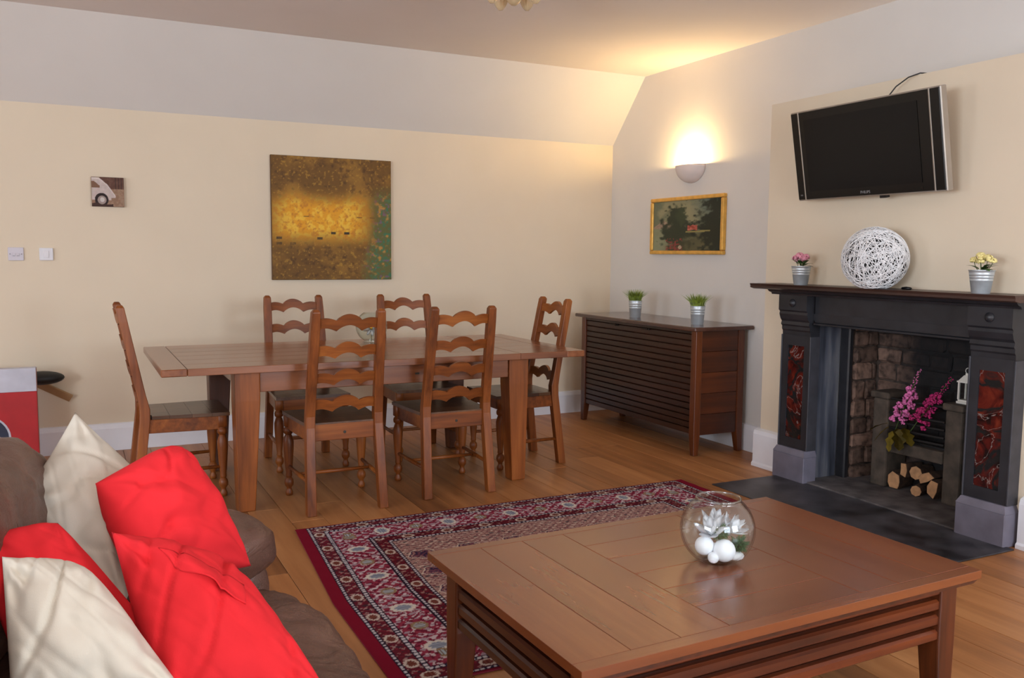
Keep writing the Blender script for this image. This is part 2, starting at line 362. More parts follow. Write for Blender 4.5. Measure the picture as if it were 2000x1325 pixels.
# ------------------------------------------------------------------ room shell
def struct(o): o['kind'] = 'structure'; return o
fb = struct(B().box(XL, 4.56, YR, YW, -.06, -.018).obj('floor', M['floorbase']))
PW = .172; x = XL; kx = 0
while x < XW - .02:
    x1 = min(x+PW, XW); y = YR - random.uniform(0, 2.4)
    while y < YW:
        y1 = y + random.choice((2.4, 2.7, 3.1, 3.6))
        a, b = max(y, YR), min(y1, YW)
        if b - a > .05:
            B().box(x+.0012, x1-.0012, a+.0012, b-.0012, -.018, random.uniform(-.0012, 0), .0012).obj('floor_plank', M['floor'], fb)
        y = y1
    x = x1
struct(B().box(XL, XW+.14, YW, YW+.12, -.06, ZS+.4).obj('wall_back', M['cream']))
# attic slope over the back wall
sl = B(); sl.prism([(YW+.02, ZS), (YS, ZC), (YS, ZC+.15), (YW+.25, ZS+.15), (YW+.25, ZS)], lambda a, b: (XL-.14, a, b), lambda a, b: (XW+.14, a, b))
struct(sl.obj('ceiling_slope', M['white']))
struct(B().box(XL-.14, XW+.14, YR-.14, YS+.002, ZC, ZC+.12).obj('ceiling', M['ceil']))
# right wall with a recess for the firebox
FY0, FY1 = 2.79, 3.98
rw = B(); rw.box(XW, XW+.14, FY1, YW, -.06, ZC); rw.box(XW, XW+.14, YR, FY0, -.06, ZC); rw.box(XW, XW+.14, FY0, FY1, 1.1, ZC)
struct(rw.obj('wall_right', M['white']))
XB, BY0, BY1, BZ = 4.03, 2.37, 4.39, 2.343
br = B(); br.prism([(BY0, 0), (FY0, 0), (FY0, 1.1), (FY1, 1.1), (FY1, 0), (BY1, 0), (BY1, BZ), (BY0, BZ)], lambda a, b: (XB, a, b), lambda a, b: (XW, a, b))
struct(br.obj('wall_chimney_breast', M['cream']))
lw_ = B(); ys_ = [YR]+[v for q in WIN_L for v in q[:2]]+[YW]
for i in range(0, len(ys_), 2): lw_.box(XL-.14, XL, ys_[i], ys_[i+1], -.06, ZC)
for q in WIN_L: lw_.box(XL-.14, XL, q[0], q[1], -.06, q[2]); lw_.box(XL-.14, XL, q[0], q[1], q[3], ZC)
struct(lw_.obj('wall_left', M['cream']))
re = B(); xs = [XL]+[v for q in WIN_R for v in q[:2]]+[XW+.14]
for i in range(0, len(xs), 2): re.box(xs[i], xs[i+1], YR-.14, YR, -.06, ZC)
for q in WIN_R: re.box(q[0], q[1], YR-.14, YR, -.06, q[2]); re.box(q[0], q[1], YR-.14, YR, q[3], ZC)
struct(re.obj('wall_rear', M['cream']))
def window(n, ax, a0, a1, z0, z1, pos):
    b = B(); t = .06
    def bx(u0, u1, w0, w1):
        if ax == 0: b.box(pos-.10, pos-.03, u0, u1, w0, w1)
        else: b.box(u0, u1, pos-.10, pos-.03, w0, w1)
    bx(a0, a0+t, z0, z1); bx(a1-t, a1, z0, z1); bx(a0+t, a1-t, z0, z0+t); bx(a0+t, a1-t, z1-t, z1)
    zm = (z0+z1)/2; bx(a0+t, a1-t, zm-.025, zm+.025)
    o = struct(b.obj('window_%d' % n, M['trim']))
    b = B(); am = (a0+a1)/2; bx(am-.014, am+.014, z0+t, zm-.025); bx(am-.014, am+.014, zm+.025, z1-t); b.obj('glazing_bar', M['trim'], o)
for k, q in enumerate(WIN_L): window(k+1, 0, *q[:4], XL)  # the window nearest the camera is added for its light, out of view
for k, q in enumerate(WIN_R): window(k+3, 1, *q, YR)
# skirting boards
def skirt(name, prof, fn0, fn1): struct(B().prism(prof, fn0, fn1).obj(name, M['trim']))
PR = [(0, 0), (.024, 0), (.024, .155), (.018, .17), (.012, .185), (0, .19)]
skirt('baseboard_back', PR, lambda a, b: (XL, YW-a, b), lambda a, b: (XW, YW-a, b))
skirt('baseboard_right', PR, lambda a, b: (XW-a, YW-.026, b), lambda a, b: (XW-a, BY1+.035, b))
PB = [(0, 0), (.042, 0), (.042, .02), (.032, .03), (.032, .215), (.024, .24), (0, .25)]
skirt('baseboard_breast_far', PB, lambda a, b: (XB-a, BY1+.03, b), lambda a, b: (XB-a, 4.17, b))
skirt('baseboard_breast_near', PB, lambda a, b: (XB-a, 2.585, b), lambda a, b: (XB-a, BY0-.03, b))
skirt('baseboard_left', PR, lambda a, b: (XL+a, YR, b), lambda a, b: (XL+a, YW-.026, b))

# ------------------------------------------------------------------ fireplace
fp = thing('fireplace', (4.0, 3.38, 0), 'black slate fireplace surround with red marbled panels and wooden mantel shelf', 'fireplace')
def fpart(b, name, mat, parent=fp, sm=False):
    o = b.obj(name, mat, parent); o.matrix_parent_inverse = Matrix.Translation((-4.0, -3.38, 0)) if parent is fp else Matrix.Identity(4)
    if sm: autosmooth(o)
    return o
ms = B(); ms.prism([(3.80, 1.188), (3.80, 1.20), (3.795, 1.213), (4.03, 1.213), (4.03, 1.180), (3.83, 1.180)], lambda a, b: (a, 2.535, b), lambda a, b: (a, 4.275, b))
fpart(ms, 'mantel_shelf', M['mantel'])
ms = B(); ms.prism([(3.87, 1.180), (3.885, 1.165), (3.905, 1.158), (3.91, 1.148), (4.03, 1.148), (4.03, 1.180)], lambda a, b: (a, 2.575, b), lambda a, b: (a, 4.20, b))
fpart(ms, 'bed_moulding', M['slate'])
li = B(); li.box(3.972, 4.03, 2.86, 3.90, .985, 1.148, .004); li.box(3.962, 4.03, 2.86, 3.90, .972, .985, .003)
fpart(li, 'frieze', M['slate'])
for (a, b_) in ((3.905, 4.145), (2.615, 2.855)):
    c_ = (a+b_)/2
    pl = B(); pl.box(3.925, 4.03, a-.012, b_+.012, 0, .165, .004); pl.prism([(a-.012, .165), (b_+.012, .165), (b_-.004, .20), (a+.004, .20)], lambda u, v: (3.925 + (v-.165)*.5, u, v), lambda u, v: (4.03, u, v))
    fpart(pl, 'plinth', M['plinth'])
    j = B()   # a framed jamb: a plate with stiles and rails round the sunk panel
    ya, yb_ = a+.007, b_-.007; pa_, pb_ = a+.052, b_-.052
    j.box(3.976, 4.03, ya, yb_, .20, .90)
    for q4 in ([(ya, .20), (pa_, .262), (pa_, .838), (ya, .90)], [(yb_, .90), (pb_, .838), (pb_, .262), (yb_, .20)], [(ya, .20), (yb_, .20), (pb_, .262), (pa_, .262)], [(ya, .90), (pa_, .838), (pb_, .838), (yb_, .90)]):
        j.prism(q4, lambda u, v: (3.956, u, v), lambda u, v: (3.976, u, v))
    jo = fpart(j, 'jamb', M['slate'])
    for yy in (a-.003, b_-.006):
        fpart(B().box(3.951, 4.03, yy, yy+.009, .20, .90, .002), 'edge_bead', M['trimgrey'], jo)
    q = B(); q.box(3.964, 3.975, pa_+.0005, pb_-.0005, .2625, .8375); fpart(q, 'marbled_panel', M['marble'], jo)
    cb = B(); prof = [(4.03, .90), (3.957, .90), (3.955, .925), (3.948, .935), (3.948, .955), (3.938, .965), (3.944, .985), (3.932, 1.0), (3.922, 1.03), (3.926, 1.045), (3.915, 1.055), (3.915, 1.148), (4.03, 1.148)]
    cb.prism(prof, lambda u, v: (u, a+.004, v), lambda u, v: (u, b_-.004, v)); co = fpart(cb, 'corbel', M['slate'])
    bo = B(); bo.lathe([(.024, 0), (.024, .006), (.018, .012), (.01, .018), (0, .021)], seg=16, m=Matrix.Translation((3.916, c_, 1.10)) @ Matrix.Rotation(-math.pi/2, 4, 'Y'))
    fpart(bo, 'boss', M['slate'], co, sm=True)
# slate reveal, slips, firebox
rv = B(); rv.box(4.031, 4.25, 3.95, 3.99, 0, 1.06); fpart(rv, 'reveal_slab', M['reveal'])
rv = B(); rv.box(4.031, 4.25, 2.80, 2.84, 0, 1.06); fpart(rv, 'reveal_slab', M['reveal'])
for q in ((3.875, 3.95), (2.84, 2.90)): fpart(B().box(4.245, 4.285, *q, 0, 1.02, .008), 'inner_slip', M['slate'])
fpart(B().box(3.97, 4.285, 2.80, 3.99, 1.0, 1.04), 'lintel_soffit', M['slate'])
fpart(B().box(4.285, 4.52, 3.885, 3.95, 0, 1.06).box(4.50, 4.56, 2.80, 3.95, 0, 1.06).box(4.285, 4.52, 2.82, 2.90, 0, 1.06).box(4.285, 4.5, 2.80, 3.95, 1.05, 1.08), 'firebox_lining', M['mortar'])
def rock(x0, x1, y0, y1, z0, z1):
    b = B(); b.box(x0, x1, y0, y1, z0, z1, min(.012, (z1-z0)*.2), 1)
    for v in b.bm.verts:
        v.co += Vector((random.uniform(-1, 1), random.uniform(-1, 1), random.uniform(-1, 1)))*.006
    return b
z = .0
while z < 1.0:                                           # left cheek and back, stone by stone
    h = random.uniform(.075, .135); zt = min(z+h, 1.04)
    xa = 4.29
    while xa < 4.49:
        xb = min(4.50, xa + random.uniform(.10, .22));
        if 4.50 - xb < .05: xb = 4.50
        fpart(rock(xa+.004, xb-.004, 3.868+random.uniform(-.008, .004), 3.90, z+.004, zt-.004), 'stone', M['fstone']); xa = xb
    ya = 3.87
    while ya > 2.92:
        yb = max(2.90, ya - random.uniform(.13, .26))
        if yb - 2.90 < .06: yb = 2.90
        fpart(rock(4.485+random.uniform(-.008, .006), 4.52, yb+.004, ya-.004, z+.004, zt-.004), 'stone', M['fstone']); ya = yb
    z = zt
    if 1.04 - z < .05: break
hs = B().box(3.42, 3.955, 2.565, 4.125, 0, .007, .002); hearth = struct(hs.obj('hearth', M['hearth'])); hearth['label'] = 'dark slate hearth slab before the fireplace'
struct(B().box(3.958, 4.50, 2.84, 3.95, 0, .014, .003).obj('hearth_inner', M['ash']))

# hob grate
gr = thing('hob_grate', (4.38, 3.43, 0), 'sooty stone hob grate with iron fire bars inside the fireplace', 'grate')
def gpart(b, name, mat, sm=False):
    o = b.obj(name, mat, gr); o.matrix_parent_inverse = Matrix.Translation((-4.38, -3.43, 0))
    if sm: autosmooth(o)
    return o
for a, b_ in ((3.605, 3.715), (3.12, 3.225)):
    h = B(); h.box(4.29, 4.47, a, b_, .014, .545, .012, 2); gpart(h, 'hob_pillar', M['hob'])
    h = B(); h.box(4.275, 4.475, a-.012, b_+.012, .545, .585, .01, 2); gpart(h, 'hob_top', M['hob'])
for zz, rr in ((.555, .007), (.47, .008), (.425, .008), (.38, .008), (.34, .008)):
    gpart(B().tube([(4.30, 3.60, zz), (4.285, 3.41, zz), (4.30, 3.23, zz)], rr, 8), 'fire_bar', M['ironb'], True)
gpart(B().box(4.285, 4.40, 3.225, 3.605, .235, .305, .008, 2), 'grate_front', M['hob'])
gpart(B().box(4.33, 4.44, 3.225, 3.605, .305, .318), 'ash_plate', M['ironb'])

# logs
def log(cx, y, z, r, ang, half, pts, tilt=0):
    t = thing('log', (cx, y, z), LOGL[log.k], 'log', 'split logs stacked under the grate'); log.k += 1
    t.rotation_euler = (tilt, 0, ang)
    poly = [(r*p*math.cos(a_), r*p*math.sin(a_)) for a_, p in pts]
    b = B(); b.prism(poly, lambda u, v: (0, u, v), lambda u, v: (half, u, v)); b.obj('bark', M['bark'], t)
    b = B(); b.prism([(u*.94, v*.94) for u, v in poly], lambda u, v: (-.003, u, v), lambda u, v: (.004, u, v)); b.obj('cut_face', M['cut'], t)
log.k = 0
LOGL = ['large pale split log at the left of the pile beside the grate pillar', 'upright small split log standing behind the large left one', 'round dark-barked log lying at the back of the pile', 'split log with slanting pale face at upper right of the pile', 'small round log end low at the front of the pile', 'pale split log leaning against the right grate pillar']
R8 = [(k*math.pi/4, 1) for k in range(8)]
log(4.315, 3.56, .062, .055, .15, .14, [(math.radians(a_), p) for a_, p in ((-120, .95), (-60, .9), (-20, .75), (40, .9), (80, 1.1), (130, .95), (180, .7), (220, .8))])
log(4.335, 3.51, .135, .036, -.1, .12, [(math.radians(a_), p) for a_, p in ((-110, 1.2), (-50, 1.1), (0, .6), (60, 1.3), (110, 1.3), (180, .7))])
log(4.345, 3.435, .135, .042, .1, .12, R8)
log(4.325, 3.355, .125, .05, .05, .13, [(math.radians(a_), p) for a_, p in ((-150, .5), (-70, 1.0), (-20, .9), (30, .6), (100, .9), (150, 1.2))], .3)
log(4.29, 3.385, .047, .033, .3, .15, R8)
log(4.31, 3.295, .075, .055, -.05, .14, [(math.radians(a_), p) for a_, p in ((-100, 1.0), (-40, .8), (20, .7), (80, 1.0), (130, 1.1), (200, .6))])
# two flower spikes lying over the grate
def spike(name, loc, label, mat, base, tip, rad, seed):
    rnd = random.Random(seed); t = thing(name, loc, label, 'flower', 'artificial flower spikes over the grate')
    b = B(); base = Vector(base); tip = Vector(tip); ax = (tip-base); side = ax.orthogonal().normalized(); s2 = ax.normalized().cross(side)
    for k in range(95):
        u = k/94; r = rad*(1-u*.8)*(1 if u < .62 else .45) + .003
        an = rnd.uniform(0, 6.283); rr = r*math.sqrt(rnd.uniform(.2, 1)); c = base + ax*u + (side*math.cos(an) + s2*math.sin(an))*rr
        sz = (.017 if u < .62 else .009)*rnd.uniform(.7, 1.1)
        for pk in range(5 if u < .62 else 1):
            dv = Vector((rnd.uniform(-1, 1), rnd.uniform(-1, 1), rnd.uniform(-1, 1))).normalized()
            b.ball(c + dv*sz*.6, sz*.6, 1, (1, 1, .55), Matrix.Rotation(rnd.uniform(0, 3), 4, dv))
    b.obj('blossom', mat, t, True)['kind'] = 'stuff'
    b = B().tube([base - ax*.35 + Vector((.01, 0, 0)), base, base+ax*.5, tip], .0028, 6); b.obj('stem', M['stem'], t)
    return t
def leafmesh(L, W, n=6, lob=True, curl=.2):
    b = B(); vs_ = []
    for i in range(n+1):
        u = i/n; wd = W*math.sin(math.pi*min(1, u*.92+.06))**.7*(1.0 if not lob or i % 2 else .55)
        zc = -curl*L*u*u
        vs_.append([b.bm.verts.new((u*L, s*wd, zc + (abs(s)*.12*wd))) for s in (-1, 0, 1)])
    for p_, q_ in zip(vs_, vs_[1:]):
        for k in (0, 1): b.bm.faces.new((p_[k], p_[k+1], q_[k+1], q_[k]))
    bmesh.ops.solidify(b.bm, geom=list(b.bm.faces), thickness=.0012)
    return b.mesh('leaf')
s1 = spike('flower_spike', (4.245, 3.47, .44), 'pale pink artificial flower spike leaning over the fire bars', M['pinkl'], (0, .02, .0), (.0, -.105, .315), .05, 3)
s2 = spike('flower_spike', (4.26, 3.38, .45), 'deep magenta artificial flower spike behind the pale pink one', M['pinkd'], (0.0, .0, .0), (.06, -.16, .27), .055, 5)
lm = leafmesh(.12, .04); lm.materials.append(M['oliveleaf'])
for (py, pz, rz, ry) in ((.05, -.05, 2.2, .7), (.02, -.07, 2.9, 1.2), (-.01, -.05, -2.2, 1.0), (-.05, -.04, -1.9, .6), (-.03, -.05, -2.6, 1.3), (.06, -.03, 1.8, .3)):
    o = link('leaf', lm, None, s1); o.location = (-.03, py+.01, pz+.01); o.rotation_euler = (0, ry, rz)
# lantern on the right hob
la = thing('lantern', (4.365, 3.155, .585), 'small white metal lantern standing on the right grate pillar', 'lantern')
la.scale = (1.12, 1.12, 1.12)
B().box(-.034, .034, -.034, .034, 0, .012, .002).box(-.028, .028, -.028, .028, .012, .02).obj('base', M['lantern'], la)
for a in (-1, 1):
    for b_ in (-1, 1): B().box(a*.026-.004, a*.026+.004, b_*.026-.004, b_*.026+.004, .02, .105).obj('post', M['lantern'], la)
B().frust((0, 0, .105), (.034, .034), (0, 0, .112), (.034, .034)).frust((0, 0, .112), (.03, .03), (0, 0, .14), (.012, .012)).box(-.008, .008, -.008, .008, .14, .15).obj('roof', M['lantern'], la)
B().tube([(0, .014*math.cos(k*math.pi/8), .162+.014*math.sin(k*math.pi/8)) for k in range(16)], .002, 6, True).obj('ring', M['lantern'], la)
B().box(-.024, -.0235, -.022, .022, .022, .103).box(-.022, .022, -.0245, -.024, .022, .103).obj('glass_pane', M['glass'], la)

# ------------------------------------------------------------------ television
tilt = math.atan2(.095, .506)
tv = thing('television', (3.848, 3.485, 1.964), 'black flat television with silver trim tilted down on the chimney breast', 'television')
tv.rotation_euler = (0, -tilt, 0)       # local -x faces the room, y along the wall
W2, H2 = .5, .257
B().box(0, .045, -W2, W2, -H2, H2, .005, 2).obj('casing', M['silver'], tv)
B().box(-.006, .01, -W2+.005, W2-.005, -H2+.007, H2-.007, .003).obj('bezel', M['tvblack'], tv)
B().box(-.008, .0, -.42+.055, .42-.02, -.205, .205).obj('screen', M['screen'], tv)
for yy in (-.437, .437): B().box(-.0085, .0, yy-.004, yy+.004, -H2+.004, H2-.004, .001).obj('trim_strip', M['silver'], tv)
B().box(-.0085, .0, -.365, -.362, -.205, .205).obj('screen_edge', M['tvblack'], tv)
B().box(.02, .05, -.11, -.07, -H2-.016, -H2).obj('cable_plug', M['cable'], tv)
B().box(.045, .13, -.2, .2, -.15, .15, .004).obj('wall_mount', M['cable'], tv)
B().lathe([(.006, 0), (.006, .003), (0, .004)], seg=10, m=Matrix.Translation((-.006, -.36, -.232)) @ Matrix.Rotation(-math.pi/2, 4, 'Y')).obj('power_button', M['iron'], tv)
def text(name, s, size, mat, parent, mtx):
    cu = bpy.data.curves.new(name, 'FONT'); cu.body = s; cu.size = size; cu.align_x = 'CENTER'; cu.align_y = 'CENTER'; cu.extrude = .0006; cu.resolution_u = 3
    t = bpy.data.objects.new('tmp', cu); COL.objects.link(t); dg = bpy.context.evaluated_depsgraph_get(); dg.update()
    me = bpy.data.meshes.new_from_object(t.evaluated_get(dg)); bpy.data.objects.remove(t); me.materials.clear(); me.transform(mtx)
    return link(name, me, mat, parent)
text('lettering', 'PHILIPS', .021, M['logo'], tv, Matrix.Translation((-.0072, .0, -.232)) @ Matrix(((0, 0, -1, 0), (-1, 0, 0, 0), (0, 1, 0, 0), (0, 0, 0, 1))))
text('lettering', 'HD', .012, M['logo'], tv, Matrix.Translation((-.0072, .465, -.225)) @ Matrix(((0, 0, -1, 0), (-1, 0, 0, 0), (0, 1, 0, 0), (0, 0, 0, 1))))
cb = B().tube([(3.93, 3.42, 2.19), (3.945, 3.415, 2.24), (3.97, 3.39, 2.29), (3.99, 3.33, 2.33), (4.03, 3.29, 2.349), (4.10, 3.27, 2.349)], .0035, 8).obj('television_cable', M['cable'], None, True)
tag(cb, 'thin black cable curving from the television top to the wall ledge', 'cable')

# ------------------------------------------------------------------ mantel things
def bucket(name, loc, label, group, rt_, rb, h, kind):
    t = thing(name, loc, label, 'plant pot', group)
    pr = [(rb*.96, .0), (rb, .003)]
    for zz in (.55, .68, .80): pr += [(rb+(rt_-rb)*(zz-.015), h*(zz-.015)), (rb+(rt_-rb)*zz+.0016, h*zz), (rb+(rt_-rb)*(zz+.015), h*(zz+.015))]
    pr += [(rt_, h-.004), (rt_+.003, h-.002), (rt_+.003, h), (rt_-.001, h), (rt_-.003, h-.02), (0, h-.02)]
    o = B().lathe(pr, seg=32).obj('bucket', M['zinc'], t); autosmooth(o, 50)
    B().lathe([(rt_-.004, h-.02), (0, h-.012)], seg=20, cap=False).obj('filling', M['soil'], t, True)
    rnd = random.Random(hash(label) % 999 if False else len(label)*13 + int(loc[1]*100))
    if kind == 'grass':
        b = B()
        for k in range(230):
            a = rnd.uniform(0, 6.283); rr = rt_*.8*math.sqrt(rnd.random()); L = rnd.uniform(.07, .112); ln = rnd.uniform(.1, .75)*(rr/rt_+.25); da = a + rnd.uniform(-.5, .5)
            p0 = Vector((rr*math.cos(a), rr*math.sin(a), h-.015)); d = Vector((math.cos(da), math.sin(da), 0)); pts = [p0 + d*L*ln*u*u + Vector((0, 0, L*u*(1-.25*ln*u))) for u in (0, .5, 1)]
            b.tube(pts, [.0022, .0018, .0003], 3, cap=False)
        b.obj('grass_blades', M['grassg'], t)['kind'] = 'stuff'
    else:
        mat = M['pinkpale'] if kind == 'pink' else M['yellowpale']
        heads = [(0, .015, .055, .03), (.012, -.022, .05, .026), (-.01, .04, .045, .022), (.02, .0, .035, .022), (-.015, -.035, .045, .018)] if kind == 'pink' else [(0, .01, .06, .028), (.0, -.028, .052, .026), (-.01, .038, .045, .02), (-.018, -.005, .045, .022), (.012, -.048, .042, .018)]
        for hx, hy, hz, hr in heads:
            b = B()
            for k in range(26):
                dv = Vector((rnd.uniform(-1, 1), rnd.uniform(-1, 1), rnd.uniform(-.4, 1))).normalized()
                b.ball(Vector((hx, hy, h+hz)) + dv*hr*.75, hr*.38, 1, (1, 1, .5), dv.to_track_quat('Z', 'Y').to_matrix().to_4x4())
            b.obj('blossom', mat, t, True)
            B().tube([(hx*.3, hy*.3, h-.015), (hx*.7, hy*.8, h+hz*.4), (hx, hy, h+hz)], .0016, 5).obj('stem', M['stem'], t)
        me = leafmesh(.055, .014, 6, False, .35); me.materials.append(M['leafg'])
        for k in range(9):
            o = link('leaf', me, None, t); a = rnd.uniform(0, 6.283); o.location = (math.cos(a)*rt_*.3, math.sin(a)*rt_*.3, h+rnd.uniform(0, .015)); o.rotation_euler = (0, rnd.uniform(-.9, -.1), a)
    return t
bucket('flower_bucket', (3.88, 3.93, 1.213), 'small zinc bucket of pink flowers at the far end of the mantel', 'zinc flower buckets on the mantel', .056, .04, .112, 'pink')
bucket('flower_bucket', (3.88, 2.765, 1.213), 'small zinc bucket of pale yellow flowers at the near end of the mantel', 'zinc flower buckets on the mantel', .057, .041, .112, 'yellow')
bucket('grass_bucket', (3.93, 5.72, .897), 'zinc bucket of artificial grass nearer the room corner on the sideboard', 'zinc grass buckets on the sideboard', .052, .043, .132, 'grass')
bucket('grass_bucket', (3.945, 4.97, .897), 'zinc bucket of artificial grass nearer the fireplace on the sideboard', 'zinc grass buckets on the sideboard', .052, .043, .132, 'grass')
bl = thing('string_ball_lamp', (3.85, 3.37, 1.213), 'round white string ball ornament in the middle of the mantel', 'ornament')
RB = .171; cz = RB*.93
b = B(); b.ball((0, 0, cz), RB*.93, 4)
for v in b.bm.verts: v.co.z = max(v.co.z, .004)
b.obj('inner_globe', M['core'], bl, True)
b = B(); rnd = random.Random(11)
for k in range(145):
    n = Vector((rnd.gauss(0, 1), rnd.gauss(0, 1), rnd.gauss(0, 1))).normalized(); off = rnd.uniform(-.75, .75)*rnd.random(); R_ = RB*rnd.uniform(.965, 1.0)
    a1 = n.orthogonal().normalized(); a2 = n.cross(a1); rr = R_*math.sqrt(1-off*off); ph = rnd.uniform(0, 6)
    pts = []
    for j in range(44):
        t_ = j/44*2*math.pi; q = n*off*R_ + (a1*math.cos(t_)+a2*math.sin(t_))*rr*(1+.006*math.sin(3*t_+ph)) + Vector((0, 0, cz)); q.z = max(q.z, .004); pts.append(q)
    b.tube(pts, rnd.choice((.0014, .0018, .0022)), 4, True)
b.obj('string_winding', M['string'], bl, True)['kind'] = 'stuff'
o = B().lathe([(0, 0), (.016, 0), (.02, .006), (.016, .013), (0, .016)], seg=20, m=Matrix.Diagonal((1, 1.6, 1, 1))).obj('cable_switch', M['tvblack'], None, True, (3.93, 3.225, 1.213))
tag(o, 'small glossy black oval switch beside the string ball', 'switch')

# ------------------------------------------------------------------ wall sconce, pictures, switches
sc = thing('wall_sconce', (XW, 5.50, 2.07), 'white half-bowl plaster wall light glowing above the gilt picture', 'wall light')
b = B(); n = 20; m_ = 10; Rw, Rd, Rh = .165, .105, .135
out = []
for i in range(m_+1):
    ph = i/m_*math.pi/2; row = []
    for k in range(n+1):
        t_ = math.pi*k/n; row.append(b.bm.verts.new((-Rd*math.sin(t_)*math.cos(ph), Rw*math.cos(t_)*math.cos(ph), -Rh*math.sin(ph))))
    out.append(row)
for p_, q_ in zip(out, out[1:]):
    for k in range(n): b.bm.faces.new((p_[k], p_[k+1], q_[k+1], q_[k]))
bmesh.ops.remove_doubles(b.bm, verts=b.bm.verts, dist=.0005); bmesh.ops.recalc_face_normals(b.bm, faces=b.bm.faces); bmesh.ops.solidify(b.bm, geom=list(b.bm.faces), thickness=.008)
b.obj('bowl', M['plaster'], sc, True)
B().lathe([(0, -.02), (.012, -.018), (.02, 0), (.022, .015), (.012, .032), (0, .036)], c=(-.05, 0, -.05), seg=16).obj('bulb', M['bulb'], sc, True)
pl_ = bpy.data.lights.new('sconce_light', 'POINT'); pl_.energy = 27; pl_.color = (1, .68, .30); pl_.shadow_soft_size = .02
po = bpy.data.objects.new('sconce_light', pl_); COL.objects.link(po); po.location = (XW-.055, 5.5, 2.065)
def vnoise(x, y, f, seed):
    r = np.random.RandomState(seed).rand(64, 64); X = x*f; Y = y*f; xi = np.floor(X).astype(int); yi = np.floor(Y).astype(int); u = X-xi; v = Y-yi; u = u*u*(3-2*u); v = v*v*(3-2*v)
    g = lambda a, b: r[a % 64, b % 64]
    return (g(xi, yi)*(1-u)+g(xi+1, yi)*u)*(1-v) + (g(xi, yi+1)*(1-u)+g(xi+1, yi+1)*u)*v
def fbm(x, y, f, seed): return sum(vnoise(x, y, f*2**k, seed+k)/2**(k+1) for k in range(4))/.9375
def mixc(c, d, m): return c*(1-m[..., None]) + np.array(d, float)*m[..., None]
def canvas(name, n, m, org, du, dv, fn, parent):
    u, v = np.meshgrid(np.linspace(0, 1, n), np.linspace(0, 1, m), indexing='ij')
    pos = np.array(org) + u[..., None]*np.array(du) + v[..., None]*np.array(dv)
    me = grid_mesh(name, pos, n, m); set_colors(me, fn(u, v)); return link(name, me, M['paint'], parent)
# large canvas: a plain stand-in, mottled browns with a broad golden patch and a green speckled corner
pa = thing('canvas_picture', (1.772, YW, 1.176), 'large square canvas in mottled brown and gold with green corner above the table', 'picture')
B().box(-.457, .457, -.032, 0, 0, .911, .002).obj('stretcher', M['canvas_edge'], pa)
def abstract(u, v):
    n1 = fbm(u, v, 6, 1); n2 = fbm(u, v, 30, 5); n3 = fbm(u, v, 60, 9)
    c = np.zeros(u.shape+(3,)) + np.array((104, 74, 34.)); c = mixc(c, (132, 96, 42), np.clip((n1-.45)*4, 0, 1)); c = mixc(c, (74, 50, 28), np.clip((n2-.55)*3, 0, .8))
    c = mixc(c, (164, 124, 50), np.clip((n3-.62)*6, 0, .7))
    band = np.exp(-((v-.50-.05*(n1-.5))/.19)**4)*np.exp(-((u-.40)/.43)**6); g = np.zeros_like(c)+np.array((208, 146, 38.)); g = mixc(g, (218, 174, 62), np.clip((n2-.45)*5, 0, 1)); g = mixc(g, (176, 112, 40), np.clip((n3-.55)*5, 0, .8))
    blk = (np.abs(((u*9) % 1)-.5) < .2) & (np.abs(((v*22) % 1)-.5) < .22) & (vnoise(np.floor(u*9), np.floor(v*22), .73, 3) > .7) & (v < .52)
    g[blk] = (52, 46, 36)
    c = c*(1-band[..., None]) + g*band[..., None]
    gm = np.clip((u-.72+.12*(n1-.5)-.12*v)*9, 0, 1)*np.clip((.80-v)*6, 0, 1); gc = np.zeros_like(c)+np.array((92, 92, 52.)); gc = mixc(gc, (60, 106, 78), np.clip((n3-.5)*5, 0, 1)); gc = mixc(gc, (176, 124, 60), np.clip((n2-.6)*6, 0, .9)); gc = mixc(gc, (118, 84, 110), np.clip((vnoise(u, v, 44, 2)-.75)*5, 0, .8))
    return (c*(1-gm[..., None]) + gc*gm[..., None])*1.14
canvas('painted_face', 200, 200, (-.455, -.0335, .002), (.91, 0, 0), (0, 0, .907), abstract, pa)
# small car print
pc = thing('car_print', (.232, YW, 1.676), 'small square sepia canvas print of the tail of a white car', 'picture')
B().box(-.1, .1, -.025, 0, 0, .197, .002).obj('stretcher', M['canvas_edge'], pc)
def carpic(u, v):
    n2 = fbm(u, v, 14, 3); c = np.zeros(u.shape+(3,)) + np.array((150, 116, 92.)); c = mixc(c, (172, 142, 116), np.clip((n2-.4)*3, 0, .7))
    top = (v > .60) & (u > .25); c[top] = np.array((104, 70, 56)) + (n2[top][:, None]-.5)*40
    st = (v > .6) & (u > .7) & ((np.floor(u*22) % 2) == 0); c[st] *= .8
    roof = .98 - 1.05*np.clip(u-.22, 0, 1)**1.15 - .5*np.clip(u-.5, 0, 1)
    body = (v < roof) & (v > .22) & (u < .74) & ~((u > .6) & (v < .3)); c[body] = np.array((206, 188, 180.)) + (n2[body][:, None]-.5)*24
    hl = body & (v > roof-.05); c[hl] = (226, 212, 204)
    win = (u < .25) & (v > .64) & (v < .86-.9*np.clip(u-.08, 0, 1)); c[win] = (132, 96, 74)
    tw = ((u-.30)/.21)**2 + ((v-.23)/.23)**2 < 1; c[tw & (v > .05)] = (44, 30, 28)
    t2 = ((u-.31)/.135)**2 + ((v-.22)/.145)**2 < 1; c[t2] = (168, 150, 140); t3 = ((u-.32)/.07)**2 + ((v-.23)/.08)**2 < 1; c[t3] = (214, 204, 196)
    sh = (v < .1+.03*np.sin(u*9)) & (u < .66); c[sh & ~t2] = (70, 46, 38); return c
canvas('printed_face', 90, 90, (-.099, -.0265, .001), (.198, 0, 0), (0, 0, .195), carpic, pc)
